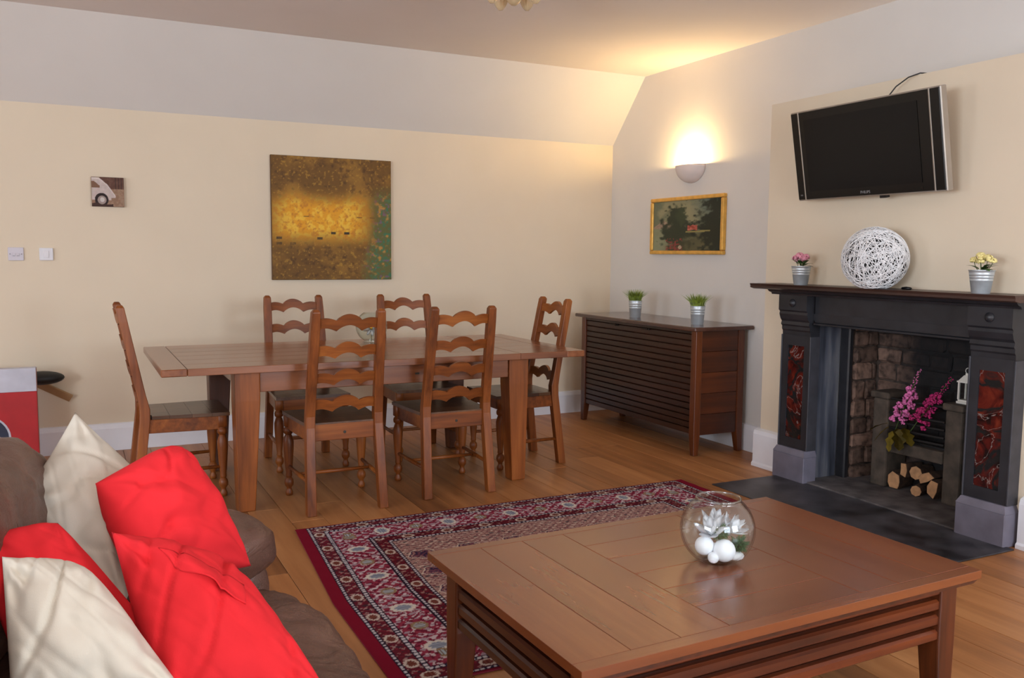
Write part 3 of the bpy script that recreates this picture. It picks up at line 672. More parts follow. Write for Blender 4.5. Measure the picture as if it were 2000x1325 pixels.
# gilt framed landscape
pf = thing('framed_landscape', (XW, 5.535, 1.39), 'dark old landscape painting in a gilt frame beneath the wall light', 'picture')
W3, H3 = .455, .447
for q in ((-W3, W3, 0, .03), (-W3, W3, H3-.03, H3), (-W3, -W3+.035, .03, H3-.03), (W3-.035, W3, .03, H3-.03)):
    B().box(-.034, 0, *q, .008, 2).obj('frame_rail', M['goldframe'], pf)
def landscape(u, v):
    n1 = fbm(u, v, 5, 21); n2 = fbm(u, v, 16, 25); n3 = fbm(u, v, 40, 29)
    c = np.zeros(u.shape+(3,)) + np.array((92, 94, 72.)); c = mixc(c, (122, 116, 86), np.clip((n1-.42)*4, 0, .9)); c = mixc(c, (72, 84, 78), np.clip((u-.55)*3, 0, .8)*np.clip((v-.5)*3, 0, 1))
    mt = (v < .62-.9*np.abs(u-.16)) & (v > .43); c[mt] = np.array((126, 106, 88.)) + (n3[mt][:, None]-.5)*30
    lake = (v < .45) & (u < .30); c[lake] = np.array((112, 114, 88.)) + (n2[lake][:, None]-.5)*14
    tr = np.clip((n2*1.2 - np.abs(u-.36)*3.0 - np.abs(v-.38)*1.2+.25)*3.2+.2, 0, .93); c = mixc(c, (38, 42, 28), tr)
    tr = np.clip((n2*.8 - np.abs(u-.43)*7.0 - np.abs(v-.68)*2.6+.25)*3.2+.2, 0, .93); c = mixc(c, (50, 56, 36), tr)
    gd = np.clip((.42-v+.5*(u-.6)+.25*(n1-.5))*5, 0, 1)*np.clip((u-.2)*3.2+.2, 0, .93); c = mixc(c, (62, 58, 36), gd*.8)
    tr = np.clip((n2*1.1 - np.abs(u-.95)*2.2 - np.abs(v-.45)*.8+.2)*3.2+.2, 0, .93); c = mixc(c, (30, 32, 22), tr)
    hs_ = (np.abs(u-.60) < .07) & (np.abs(v-.45) < .035+.03*n3); c[hs_] = np.array((138, 66, 52.)) + (n3[hs_][:, None]-.5)*90
    pd = (np.abs(v-.35-.04*u) < .014) & (u > .5) & (u < .85); c[pd] = (118, 108, 62)
    rd = (u > .2) & (u < .45) & (v < .25) & (n3 > .56); c[rd] = (112, 50, 44); wt = (((u-.42)/.025)**2 + ((v-.07)/.04)**2 < 1); c[wt] = (150, 128, 104); return c*1.25 + 6
canvas('painted_face', 150, 80, (-.02, W3-.034, .029), (0, -2*(W3-.034), 0), (0, 0, H3-.058), landscape, pf)
B().box(-.018, -.002, -W3+.034, W3-.034, .029, H3-.029).obj('backing', M['canvas_edge'], pf)
# switches
s_ = thing('light_switch', (-.328, YW, 1.353), 'grey-white double socket plate at the left end of the cream wall', 'switch')
B().box(-.045, .045, -.010, 0, -.043, .043, .003, 2).obj('plate', M['switch2'], s_)
for xx in (-.012, .012): B().box(xx-.009, xx+.009, -.014, -.008, -.014, .006, .001).obj('rocker', M['switch2'], s_); rk = s_.children[-1]; B().box(xx-.006, xx+.006, -.0155, -.013, -.013, -.010).obj('slot', M['slot'], rk)
for xx in (-.033, .033): B().lathe([(.004, 0), (.004, .003), (0, .004)], seg=10, m=Matrix.Translation((xx, -.009, 0)) @ Matrix.Rotation(math.pi/2, 4, 'X')).obj('screw', M['slot'], s_)
s_ = thing('light_switch', (-.152, YW, 1.353), 'raised white wall switch right of the socket plate', 'switch')
B().box(-.041, .041, -.016, 0, -.041, .041, .004, 2).obj('plate', M['switch'], s_)
B().box(-.016, .016, -.021, -.014, -.024, .024, .002).obj('rocker', M['switch'], s_)

# ------------------------------------------------------------------ ceiling lamp (only its lower rim is in view)
cl = thing('ceiling_lamp', (2.03, 4.08, ZC), 'amber glass ceiling light at the top edge of the picture', 'ceiling light')
o = B().lathe([(0, 0), (.07, 0), (.065, -.02), (.03, -.035), (.014, -.04), (.014, -.10), (.03, -.11), (.03, -.13), (0, -.135)][::-1], seg=24).obj('ceiling_rose', M['brass'], cl); autosmooth(o)
def ribbed(c, r, h, ribs, name):
    b = B(); seg = 48; rings = []
    for i in range(9):
        u = i/8; rr = r*math.sin(math.pi*(.14+.36*(1-u))) if False else r*(1-(u**3)*.75); zz = c[2]-h*u
        rings.append([b.bm.verts.new((c[0]+rr*(1+(.06*math.cos(ribs*2*math.pi*k/seg) if ribs else 0))*math.cos(2*math.pi*k/seg), c[1]+rr*(1+(.06*math.cos(ribs*2*math.pi*k/seg) if ribs else 0))*math.sin(2*math.pi*k/seg), zz)) for k in range(seg)])
    for p_, q_ in zip(rings, rings[1:]):
        for k in range(seg): b.bm.faces.new((p_[k], p_[(k+1) % seg], q_[(k+1) % seg], q_[k]))
    b.bm.faces.new(rings[-1]); return b.obj(name, M['amber'], cl, True)
ribbed((0, 0, -.12), .055, .10, 0, 'glass_bowl')
for k in range(5):
    a = YAW*-1 + math.radians(90) + math.radians(36) + k*2*math.pi/5; dx, dy = math.cos(a)*.115, math.sin(a)*.115
    ribbed((dx, dy, -.135), .038, .085, 12, 'glass_shade'); B().tube([(0, 0, -.09), (dx*.5, dy*.5, -.08), (dx, dy, -.10), (dx, dy, -.137)], .006, 8).obj('arm', M['brass'], cl, True)

# ------------------------------------------------------------------ sideboard
sb = thing('sideboard', (3.79, 4.78, 0), 'dark brown sideboard with slatted front beside the chimney breast', 'sideboard')
SL, SD = 1.51, .43      # length along +y, depth along +x
B().box(-.045, .475, -.04, SL+.04, .868, .897, .008, 2).obj('top', M['sidet'], sb)
for (a, b_) in ((0, 0), (0, 1), (1, 0), (1, 1)):
    x0 = 0 if a == 0 else SD-.055; y0 = 0 if b_ == 0 else SL-.055
    q = B(); cx, cy = x0+.0275, y0+.0275
    q.bar([(cx + (.008 if a else -.006), cy + (.008 if b_ else -.008), 0, .02, .02), (cx, cy, .14, .0275, .0275), (cx, cy, .868, .0275, .0275)]); bevel(q.obj('post', M['sidez'], sb), .004)
B().box(.03, .04, .05, SL-.05, .14, .86).obj('front_backing', M['coft'], sb)
ns = 16
for k in range(ns):
    z0 = .145 + k*(.70/ns); st = B()
    st.prism([(.012, z0+.004), (.016, z0+.001), (.034, z0+.001), (.034, z0+.0405), (.020, z0+.0405), (.012, z0+.036)], lambda a, b: (a, .053, b), lambda a, b: (a, SL-.053, b)); st.obj('slat', M['sidey'], sb)
B().box(.004, .034, .053, SL-.053, .845, .868, .002).obj('top_rail', M['sidey'], sb)
for ys in (0, 1):
    yy = .008 if ys == 0 else SL-.028
    for k in range(5):
        z0 = .14 + k*.1456; B().box(.054, SD-.054, yy, yy+.02, z0+.001, z0+.1446, .0015).obj('side_board', M['sidex'], sb)
B().box(.40, .41, .05, SL-.05, .14, .86).obj('back_panel', M['coft'], sb); B().box(.04, .40, .03, SL-.03, .14, .155).obj('bottom_panel', M['coft'], sb)
for yy in (.60, 1.02):
    B().box(-.004, .01, yy-.05, yy+.05, .832, .846, .002).ball((-.008, yy-.03, .839), .008, 2).obj('latch', M['iron'], sb)

# ------------------------------------------------------------------ dining table
TX0, TX1, TY0, TY1, TZ = .375, 2.83, 4.655, 5.853, .79
dt = thing('dining_table', (TX0, TY0, 0), 'long rectangular wooden dining table with thick tapered legs', 'table'); TL, TW = TX1-TX0, TY1-TY0
th = .038
B().box(0, .125, 0, TW, TZ-th, TZ, .004).obj('breadboard_end', M['taby'], dt); B().box(TL-.125, TL, 0, TW, TZ-th, TZ, .004).obj('breadboard_end', M['taby'], dt)
for k in range(6):
    y0 = TW*k/6
    B().box(.1262, TL-.445, y0+.0006, y0+TW/6-.0006, TZ-th, TZ-.0002, .002).obj('tabletop_plank', M['tabx'], dt)
    B().box(TL-.4438, TL-.1262, y0+.0006, y0+TW/6-.0006, TZ-th, TZ-.0002, .002).obj('leaf_plank', M['tabx'], dt)
LX = (.36, 1.955)
for lx in LX:
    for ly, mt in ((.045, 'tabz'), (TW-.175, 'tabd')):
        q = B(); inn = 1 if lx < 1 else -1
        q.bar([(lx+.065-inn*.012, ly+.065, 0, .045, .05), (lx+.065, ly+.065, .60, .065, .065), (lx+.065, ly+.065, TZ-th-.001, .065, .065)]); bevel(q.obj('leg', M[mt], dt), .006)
for ly in (.06, TW-.09): B().box(LX[0]+.13, LX[1], ly, ly+.03, TZ-th-.11, TZ-th-.001, .003).obj('apron', M['tabx'], dt)
for lx in (LX[0]+.05, LX[1]+.05): B().box(lx, lx+.03, .175, TW-.175, TZ-th-.11, TZ-th-.001, .003).obj('apron', M['taby'], dt)
B().box(1.36, 1.385, .0565, .061, .69, .70).obj('bolt_cap', M['cap'], dt)
# glass ornament on the table
go = thing('glass_flower_bowl', (1.765, 5.63, TZ), 'clear round glass globe with a white flower and gold bead on the dining table', 'ornament')
R_ = .105; pr = [(.04, 0), (.06, .006)] + [(R_*math.cos(a), .105+R_*math.sin(a)) for a in np.linspace(-1.1, 1.05, 14)]
pr2 = [(max(r-.003, .0), z+(.003 if i == 0 else 0)) for i, (r, z) in enumerate(pr)][::-1]
o = B().lathe([(0, 0)]+pr+pr2+[(0, .004)], seg=36).obj('glass_globe', M['glass2'], go, True)
fm = Matrix.Translation((-.01, -.03, .095)) @ Vector((-.35, -.9, .25)).to_track_quat('Z', 'Y').to_matrix().to_4x4()
def petalmesh(L, W, cup=.3, n=5):
    b = B(); rows = []
    for i in range(n+1):
        u = i/n; wd = W*math.sin(math.pi*(.08+.9*u))**.8
        rows.append([b.bm.verts.new((L*u, s*wd, cup*L*u*u + .25*wd*abs(s))) for s in (-1, 0, 1)])
    for p_, q_ in zip(rows, rows[1:]):
        for k in (0, 1): b.bm.faces.new((p_[k], p_[k+1], q_[k+1], q_[k]))
    bmesh.ops.solidify(b.bm, geom=list(b.bm.faces), thickness=.0008); return b.mesh('petal')
pm = petalmesh(.055, .012, .15); pm.materials.append(M['petal'])
for k in range(9):
    o = link('petal', pm, None, go, True); o.matrix_local = fm @ Matrix.Rotation(k*2*math.pi/9, 4, 'Z')
B().ball(fm @ Vector((0, 0, .008)), .0115, 2).obj('gold_bead', M['gold'], go, True)
B().tube([(0, 0, .006), (-.006, -.015, .05), tuple(fm @ Vector((0, 0, 0)))], .002, 6).obj('stem', M['stem'], go)

# ------------------------------------------------------------------ dining chairs (local: front at +y)
def make_chair():
    t = thing('dining_chair', (0, 0, 0), 'x', 'chair', 'ladder-back dining chairs')
    hw = .185                                # rear post half spacing
    def yb(z):                               # side profile of the rear posts
        return -.06*(1-min(z, .5)/.5) if z < .5 else -.115*((z-.5)/.59)
    for s in (-1, 1):
        q = B(); pts = []
        for z in (0, .25, .46, .52, .60, .8, 1.0, 1.075):
            c = yb(z); xx = s*(hw + (.012*(1-z/.5) if z < .5 else 0) - (.012*(z-.5)/.59 if z > .5 else 0)); d = .026 if z < .55 else .022
            pts.append((xx, c, z, .0245 if z < 1.07 else .022, d))
        rings = [[q.bm.verts.new((x_+a*hx, y_+b_*hy, z_)) for a, b_ in ((-1, -1), (1, -1), (1, 1), (-1, 1))] for x_, y_, z_, hx, hy in pts]
        for r0, r1 in zip(rings, rings[1:]):
            for k in range(4): q.bm.faces.new((r0[k], r0[(k+1) % 4], r1[(k+1) % 4], r1[k]))
        q.bm.faces.new(rings[0][::-1])
        tp = [q.bm.verts.new((pts[-1][0]+a*.013, pts[-1][1]+b_*.013, 1.09)) for a, b_ in ((-1, -1), (1, -1), (1, 1), (-1, 1))]
        for k in range(4): q.bm.faces.new((rings[-1][k], rings[-1][(k+1) % 4], tp[(k+1) % 4], tp[k]))
        q.bm.faces.new(tp); o = q.obj('back_post', M['chairz'], t)
        bmd = o.modifiers.new('bevel', 'BEVEL'); bmd.width = .004; bmd.segments = 2; bmd.limit_method = 'ANGLE'; bmd.angle_limit = .6
        # front leg, turned
        pr = [(.014, 0), (.018, .004), (.019, .02), (.013, .035), (.012, .045), (.021, .06), (.0235, .075), (.021, .092), (.013, .105), (.016, .112), (.016, .118), (.015, .13), (.021, .20), (.0255, .28), (.026, .315), (.018, .345), (.015, .352), (.023, .362), (.0245, .375), (.022, .388), (.016, .394), (.016, .40)]
        pr = [(r_*1.14, z_) for r_, z_ in pr]; o = B().lathe(pr, c=(s*.212, .395, 0), seg=18).box(s*.212-.0235, s*.212+.0235, .3715, .4185, .398, .4645, .003).obj('front_leg', M['chairz'], t); autosmooth(o, 50)
        o = B().tube([(s*(hw+.008), yb(.17)+.01, .165), (s*.205, .2, .168), (s*.212, .39, .17)], [.0095, .0125, .0095], 10).obj('side_stretcher', M['chairx'], t, True)
        B().box(-.0105, .0105, -.19, .19, .385, .462, .003, m=Matrix.Translation((s*.199, .19, 0)) @ Matrix.Rotation(-s*.062, 4, 'Z')).obj('side_rail', M['chairx'], t)
    B().tube([(-.204, .19, .168), (0, .19, .168), (.204, .19, .168)], [.0085, .0115, .0085], 10).obj('cross_stretcher', M['chairx'], t, True)
    B().box(-.19, .19, .386, .407, .388, .462, .003).obj('front_rail', M['chairx'], t)
    B().box(-hw+.02, hw-.02, -.013, .012, .385, .475, .003).obj('rear_rail', M['chairx'], t)
    B().lathe([(.008, 0), (.008, .003), (0, .0035)], seg=8, m=Matrix.Translation((0, -.0125, .425)) @ Matrix.Rotation(math.pi/2, 4, 'X')).obj('bolt_cap', M['cap'], t)
    yy = [.0135, .12, .235, .34, .435]
    for k in range(4):
        q = B(); y0, y1 = yy[k]+.0006, yy[k+1]-.0006; w0 = .206 + .03*(y0/.43); w1 = .206 + .03*(y1/.43)
        if k == 0: w0 = .165; y0 = -.005; w1 = .2145
        q.prism([(-w0, y0), (w0, y0), (w1, y1), (-w1, y1)] if k else [(-.163, -.012), (.163, -.012), (.163, .03), (.2075, .03), (w1, y1), (-w1, y1), (-.2075, .03), (-.163, .03)], lambda a, b: (a, b, .4625), lambda a, b: (a, b, .482))
        q.obj('seat_board', M['seat'], t)
    # scalloped ladder slats, curved in plan
    for zc, hh in ((1.005, .052), (.86, .05), (.715, .05), (.572, .05)):
        q = B(); n = 28; rows = []; wd = hw-.017-.012*(zc-.5)/.59
        for i in range(n+1):
            u = -1 + 2*i/n; x_ = u*wd; au = abs(u)
            if au < .42: top = .030*math.cos(au/.42*math.pi/2)**.8 + .030
            else: top = .022*math.sin(math.pi*(min(1, (au-.42)/.58)*.82+.0))**.9*.62 + .026
            if au < .42: bt = .030*math.cos(au/.42*math.pi/2)**.8 - .028
            else: bt = .0165*math.sin(math.pi*min(1, (au-.42)/.58)*.8) - .030
            y_ = yb(zc) - .022*(1-u*u); sl_ = -.115/.59
            rows.append([q.bm.verts.new((x_, y_+d+sl_*(e), zc+e)) for d, e in ((-.009, bt), (.009, bt), (.009, top), (-.009, top))])
        for p_, q_ in zip(rows, rows[1:]):
            for k in range(4): q.bm.faces.new((p_[k], p_[(k+1) % 4], q_[(k+1) % 4], q_[k]))
        q.bm.faces.new(rows[0][::-1]); q.bm.faces.new(rows[-1]); o = q.obj('back_slat', M['chairx'], t); autosmooth(o, 50)
    return t
ch0 = make_chair()
# origin is at the seat's rear edge; the feet of the rear posts stand .06 behind it
CHAIRS = [((1.275, 4.565), 0, 'wooden ladder-back chair on the near side of the table, closer to the sofa'),
          ((1.945, 4.617), 0, 'wooden ladder-back chair on the near side of the table, closer to the rug end'),
          ((1.335, 5.90), math.pi, 'wooden ladder-back chair behind the table, below the large canvas left edge'),
          ((2.115, 5.87), math.pi, 'wooden ladder-back chair behind the table, below the large canvas right edge'),
          ((2.81, 5.205), math.pi/2, 'wooden ladder-back chair at the table end beside the sideboard'),
          ((.33, 5.315), -math.pi/2, 'wooden ladder-back chair seen side-on at the table end behind the cushions')]
for k, (q, rz, lb) in enumerate(CHAIRS):
    c = ch0 if k == 0 else copy_tree(ch0)
    c.location = (q[0], q[1], 0); c.rotation_euler = (0, 0, rz); c['label'] = lb

# ------------------------------------------------------------------ rug
RX0, RX1, RY0, RY1 = .872, 3.312, 2.53, 4.285
nx, ny = 488, 351
u, v = np.meshgrid(np.linspace(0, RX1-RX0, nx), np.linspace(0, RY1-RY0, ny), indexing='ij'); LXr, LYr = RX1-RX0, RY1-RY0
def rugcol(x, y):
    rs = np.random.RandomState(4)
    dx = np.minimum(x, LXr-x); dy = np.minimum(y, LYr-y)
    # hem on the two ends is wider than along the sides
    ex = dx-.056; ey = dy-.012; d = np.minimum(ex, ey); along = np.where(ex < ey, y, x); 
    n1 = fbm(x, y, 40, 3); n2 = vnoise(x, y, 85, 7); n3 = vnoise(x, y, 120, 13)
    red = np.array((128, 22, 44.)); c = np.zeros(x.shape+(3,)) + red
    def floral(a, b, f, base, cols, th):
        o = np.zeros(x.shape+(3,)) + np.array(base, float)
        p1 = np.sin(a*f)*np.sin(b*f) + .6*np.sin(a*f*2.1+1)*np.sin(b*f*1.9) + (n2-.5)*1.5
        o[p1 > th] = cols[0]; p2 = np.sin(a*f*1.4+2)*np.sin(b*f*1.6+1) + (n3-.5)*1.8; o[p2 > th+.12] = cols[1]
        p3 = np.cos(a*f*.9+1.1)*np.sin(b*f*1.3+.4) + (n1-.5)*2.2; o[p3 > th+.3] = cols[2]; return o
    def guard(m):
        t = (np.sin(along*2*math.pi/.022) + (n3-.5)*1.2) > .35; g = np.zeros_like(c) + np.array((206, 200, 204.)); g[t] = (52, 46, 66); c[m] = g[m]
    def edge(a): c[np.abs(d-a) < .0028] = (40, 28, 44)
    b1 = (d > .014) & (d < .075); fl1 = floral(x, y, 120, (100, 34, 46), ((166, 130, 126), (128, 38, 54), (70, 44, 54)), .5); c[b1] = fl1[b1]
    mb = (d > .094) & (d < .262); fl2 = floral(x, y, 95, (150, 54, 76), ((210, 192, 196), (108, 32, 52), (168, 146, 156)), .30); c[mb] = fl2[mb]
    b2 = (d > .28) & (d < .338); fl3 = floral(x, y, 120, (92, 26, 38), ((156, 116, 108), (124, 34, 48), (60, 34, 44)), .62); c[b2] = fl3[b2]
    fd = d > .357; f4 = floral(x, y, 110, (170, 134, 126), ((206, 186, 170), (118, 66, 72), (88, 78, 82)), .5); c[fd] = f4[fd]
    hz = fd & (np.sin(y*2*math.pi/.03 + 2*n1) > .55) & (n2 > .35); c[hz] = (146, 104, 104)
    # paisley motifs in the field corners
    for cx in np.arange(.50, LXr-.4, .24):
        for cy in np.arange(.50, LYr-.4, .22):
            rr = ((x-cx)/.07)**2 + ((y-cy)/.055)**2 + .6*np.sin(5*np.arctan2(y-cy, x-cx))*.35
            m = fd & (rr < 1) & (np.abs(rr-.55) > .12); c[m] = np.where((n3[m] > .5)[:, None], np.array((58, 44, 72.)), np.array((120, 70, 84.)))
            c[fd & (np.abs(rr-1) < .09)] = (214, 196, 178)
    for a, b_ in ((0, .014), (.075, .094), (.262, .28), (.338, .357)): guard((d > a) & (d < b_))
    for a in (0, .0145, .075, .094, .262, .28, .338, .357): edge(a)
    def ovals(dc, rad_d, rad_a, step, off, outer, inner, core):
        for (axc, perp, L, lead) in ((0, ex, LYr, .056), (1, ey, LXr, .012)):
            al = y if axc == 0 else x; o0 = off
            ph = ((LYr-al if axc == 0 else al) - o0) / step; k = np.round(ph); da = (ph-k)*step
            oth = (ey if axc == 0 else ex)
            ok = (oth > dc-.02)
            rr = ((perp-dc)/rad_d)**2 + (da/rad_a)**2 + .10*np.cos(10*np.arctan2((perp-dc)/rad_d, da/rad_a))
            m = ok & (rr < 1); c[m] = outer; m = ok & (rr < .42); c[m] = inner; m = ok & (rr < .42) & (np.sin(al*480) > .2); c[m] = core
    ovals(.178, .052, .040, .366, .06+.35, (222, 214, 202), (160, 168, 180), (116, 122, 142))
    ovals(.178, .034, .034, .366, .06+.35+.183, (150, 126, 96), (176, 190, 196), (120, 90, 70))
    ovals(.0445, .026, .034, .21, .34, (206, 190, 178), (104, 52, 46), (128, 74, 60)); ovals(.309, .024, .032, .21, .30, (206, 190, 178), (104, 52, 46), (128, 74, 60))
    return c
X = RX0 + u + .07*np.clip((v + RY0-3.3)/.95, 0, 1)*(1-u/LXr); Y = RY0 + v + .0*u
Zr = np.full_like(X, .0075); Zr += .0006*np.sin(u*60)*np.sin(v*55)
me = grid_mesh('rug', np.stack([X-RX0, Y-RY0, Zr], -1), nx, ny); set_colors(me, rugcol(u, v))
rg = thing('rug', (RX0, RY0, 0), 'red Persian-style rug with cream medallion borders under the coffee table', 'rug')
link('pile', me, M['rug'], rg)
bk = B(); n_ = 40
top = [(float(X[i, j]-RX0), float(Y[i, j]-RY0)) for i, j in ([(0, int(k*(ny-1)/n_)) for k in range(n_)] + [(nx-1, ny-1), (nx-1, 0)])]
bk.prism(top, lambda a, b: (a, b, .0008), lambda a, b: (a, b, .0066)); bk.obj('backing', plain('rug_edge_binding', (128, 24, 44), .9), rg)

# ------------------------------------------------------------------ coffee table
CX, CY, CL, CW, CZ = 1.685, 2.083, 1.42, .895, .45
ct = thing('coffee_table', (CX, CY, 0), 'low brown wooden coffee table with slatted sides', 'coffee table', rz=math.radians(1.6))
hx, hy = CL/2, CW/2; tt = .026
ends = [(-hx, -hx+.165), (-hx+.165, -hx+.315), (-hx+.315, -hx+.47)]
def plank(x0, x1, y0, y1, mat, nm='top_plank'):
    B().box(x0+.0007, x1-.0007, y0+.0007, y1-.0007, CZ-tt, CZ, .0008).obj(nm, mat, ct)
plank(-hx, hx, hy-.042, hy, M['cofx'], 'top_border'); plank(-hx, hx, -hy, -hy+.042, M['cofx'], 'top_border')
for k, (a, b_) in enumerate(ends):
    plank(a, b_, -hy+.042, hy-.042, M['cofy']); plank(-b_, -a, -hy+.042, hy-.042, M['cofy'])
for k in range(6):
    w0 = (CW-.084)/6; plank(-hx+.47, hx-.47, -hy+.042+k*w0, -hy+.042+(k+1)*w0, M['cofx'])
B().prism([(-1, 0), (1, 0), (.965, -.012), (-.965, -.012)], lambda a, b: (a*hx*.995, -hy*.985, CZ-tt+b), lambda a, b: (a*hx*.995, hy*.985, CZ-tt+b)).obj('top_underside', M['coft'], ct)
ix, iy = hx-.045, hy-.045
for a in (-1, 1):
    for b_ in (-1, 1):
        q = B().bar([(a*(ix-.031), b_*(iy-.031), .004, .029, .029), (a*(ix-.0375), b_*(iy-.0375), .22, .0375, .0375), (a*(ix-.0375), b_*(iy-.0375), CZ-tt-.012, .0375, .0375)]); bevel(q.obj('leg', M['cofl'], ct), .005)
sp = [(.372, .408), (.325, .361), (.278, .314), (.231, .267)]
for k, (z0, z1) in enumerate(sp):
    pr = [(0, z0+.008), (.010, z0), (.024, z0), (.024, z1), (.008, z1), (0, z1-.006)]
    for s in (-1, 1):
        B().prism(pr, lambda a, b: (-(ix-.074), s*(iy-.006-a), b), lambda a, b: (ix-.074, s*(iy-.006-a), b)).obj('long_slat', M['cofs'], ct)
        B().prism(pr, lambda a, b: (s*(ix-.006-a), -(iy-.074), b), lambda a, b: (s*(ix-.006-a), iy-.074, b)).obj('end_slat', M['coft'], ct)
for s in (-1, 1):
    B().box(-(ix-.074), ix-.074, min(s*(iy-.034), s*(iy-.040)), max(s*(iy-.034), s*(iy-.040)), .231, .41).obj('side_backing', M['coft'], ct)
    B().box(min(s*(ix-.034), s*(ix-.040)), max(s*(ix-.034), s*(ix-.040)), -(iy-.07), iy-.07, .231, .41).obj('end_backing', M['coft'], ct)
for xx in (-.44, .45):
    lt = B().box(xx-.05, xx+.05, -iy-.004, -iy+.008, .402, .412, .002).obj('latch', M['iron'], ct)
    for dx in (-.03, 0, .03): B().ball((xx+dx, -iy-.006, .407), .0075 if dx else .009, 2).obj('knob', M['iron'], lt, True)
for yy in (.12, -.12): B().box(-ix-.006, -ix+.008, yy-.02, yy+.02, .395, .405, .002).obj('latch', M['iron'], ct)

# fish bowl and its filling
BX, BY = 1.735, 2.06
gb = thing('glass_fishbowl', (BX, BY, CZ), 'round clear glass fishbowl with white silk flowers on the coffee table', 'bowl')
Rg = .1125; hc = .102
an = np.linspace(-math.acos(.045/Rg), math.asin(.091/Rg), 26)
outp = [(0, 0), (.042, 0)] + [(Rg*math.cos(a), hc+Rg*math.sin(a)) for a in an if hc+Rg*math.sin(a) > .003]
rim = outp[-1]; outp += [(rim[0]+.003, rim[1]+.003), (rim[0]+.002, rim[1]+.006)]
inp = [((Rg-.004)*math.cos(a), hc+(Rg-.004)*math.sin(a)) for a in an if hc+(Rg-.004)*math.sin(a) > .009][::-1] + [(0, .008)]
B().lathe(outp+inp, seg=56).obj('glass', M['glass'], gb, True)
B().tube([(rim[0]*math.cos(k*math.pi/32), rim[0]*math.sin(k*math.pi/32), rim[1]+.005) for k in range(64)], .0032, 8, True).obj('rim', glassy('bright_glass_rim', (.93, .97, .97), 2.3), gb, True)
def inb(o, lb, cat, grp=None): return tag(o, lb, cat, grp)
for (dx, dy, dz, r, lb) in ((-.014, -.05, .05, .034, 'large white ball at the front inside the fishbowl'), (-.058, -.012, .06, .029, 'white ball at the left inside the fishbowl'), (-.05, -.045, .032, .017, 'smaller white ball below the left one inside the fishbowl')):
    o = B().ball((0, 0, 0), r, 3).obj('decor_ball', M['whiteball'], None, True, (BX+dx, BY+dy, CZ+dz)); inb(o, lb, 'ball', 'white balls in the fishbowl')
PBL = ['long', 'flat', 'rounded', 'tiny', 'small', 'oval', 'broad', 'thin']
for k, (dx, dy, dz, r) in enumerate(((.034, -.05, .026, .021), (.052, -.022, .032, .019), (.016, -.03, .019, .013), (-.02, -.02, .018, .012), (.0, .012, .018, .014), (.03, .012, .019, .016), (-.02, .035, .022, .016), (.03, .045, .028, .016))):
    o = B().ball((0, 0, 0), r, 2, (1.25, .9, .65)).obj('pebble', M['pebble'], None, True, (BX+dx, BY+dy, CZ+dz)); o.rotation_euler = (0, 0, k*1.1)
    inb(o, 'white pebble among the pebbles on the fishbowl floor', 'pebble', 'white pebbles in the fishbowl')
pm2 = petalmesh(.07, .0165, .3); pm2.materials.append(M['petal'])
FL = [((-.036, -.015, .105), (-.42, -.35, .8), 'white silk flower at the left inside the fishbowl'), ((.0, .02, .11), (.0, -.3, .95), 'white silk flower at the back inside the fishbowl'), ((.034, -.012, .1), (.4, -.4, .8), 'white silk flower at the right inside the fishbowl')]
for (p_, d_, lb) in FL:
    t = thing('silk_flower', (BX+p_[0], BY+p_[1], CZ+p_[2]-.012), lb, 'flower', 'white silk flowers in the fishbowl')
    mm = Vector(d_).to_track_quat('Z', 'Y').to_matrix().to_4x4()
    for ring, (nn, cup, sc_) in enumerate(((6, .42, .88), (5, .95, .86))):
        for k in range(nn):
            o = link('petal', pm2, None, t, True); o.matrix_local = mm @ Matrix.Rotation(k*2*math.pi/nn + ring*.5, 4, 'Z') @ Matrix.Rotation(-cup, 4, 'Y') @ Matrix.Scale(sc_, 4)
    B().ball((0, 0, 0), .007, 2).obj('flower_centre', M['petal'], t, True)
def fernball(loc, r, lb, seed):
    rnd = random.Random(seed); b = B()
    for k in range(150):
        d = Vector((rnd.gauss(0, 1), rnd.gauss(0, 1), rnd.gauss(0, 1))).normalized(); p0 = d*r*rnd.uniform(.1, .5); p1 = d*r*rnd.uniform(.6, 1) + Vector((rnd.uniform(-1, 1), rnd.uniform(-1, 1), rnd.uniform(-1, 1)))*r*.2
        b.tube([p0, (p0+p1)/2, p1], [.0015, .0028, .0005], 4, cap=False)
    o = b.obj('fern_sprig', M['fern'], None, False, loc); o['kind'] = 'stuff'; tag(o, lb, 'foliage')
fernball((BX-.012, BY-.025, CZ+.098), .032, 'green foliage sprig above the large white ball in the fishbowl', 1)
fernball((BX+.045, BY-.05, CZ+.062), .034, 'green foliage sprig at the lower right in the fishbowl', 2)

# ------------------------------------------------------------------ carton by the wall, bag and cardboard strip
bxo = thing('carton', (-.23, 6.30, 0), 'white and red printed carton standing by the wall behind the sofa', 'box')
B().box(-.42, 0, 0, .08, 0, .486, .003).obj('lower_body', M['boxred'], bxo); B().box(-.42, 0, 0, .08, .486, .635, .003).obj('upper_body', M['boxwhite'], bxo)
B().box(-.0005, .001, .002, .078, .004, .632).obj('side_face', M['boxedge'], bxo)
arc = [(.17*math.cos(a), .15*math.sin(a)) for a in np.linspace(0, math.pi, 20)]
B().prism([(-.335+x_*1.07, .2+z_*1.07) if x_ > -.075 else (-.41, .2+z_*1.07) for x_, z_ in arc], lambda a, b: (a, -.001, b), lambda a, b: (a, .001, b)).obj('printed_outline', M['boxwhite'], bxo)
B().prism([(-.335+x_, .2+z_) if x_ > -.075 else (-.41, .2+z_) for x_, z_ in arc], lambda a, b: (a, -.0018, b), lambda a, b: (a, .001, b)).obj('printed_shape', M['boxblue'], bxo)
b = B(); b.ball((0, 0, 0), 1, 3, (.14, .09, .045))
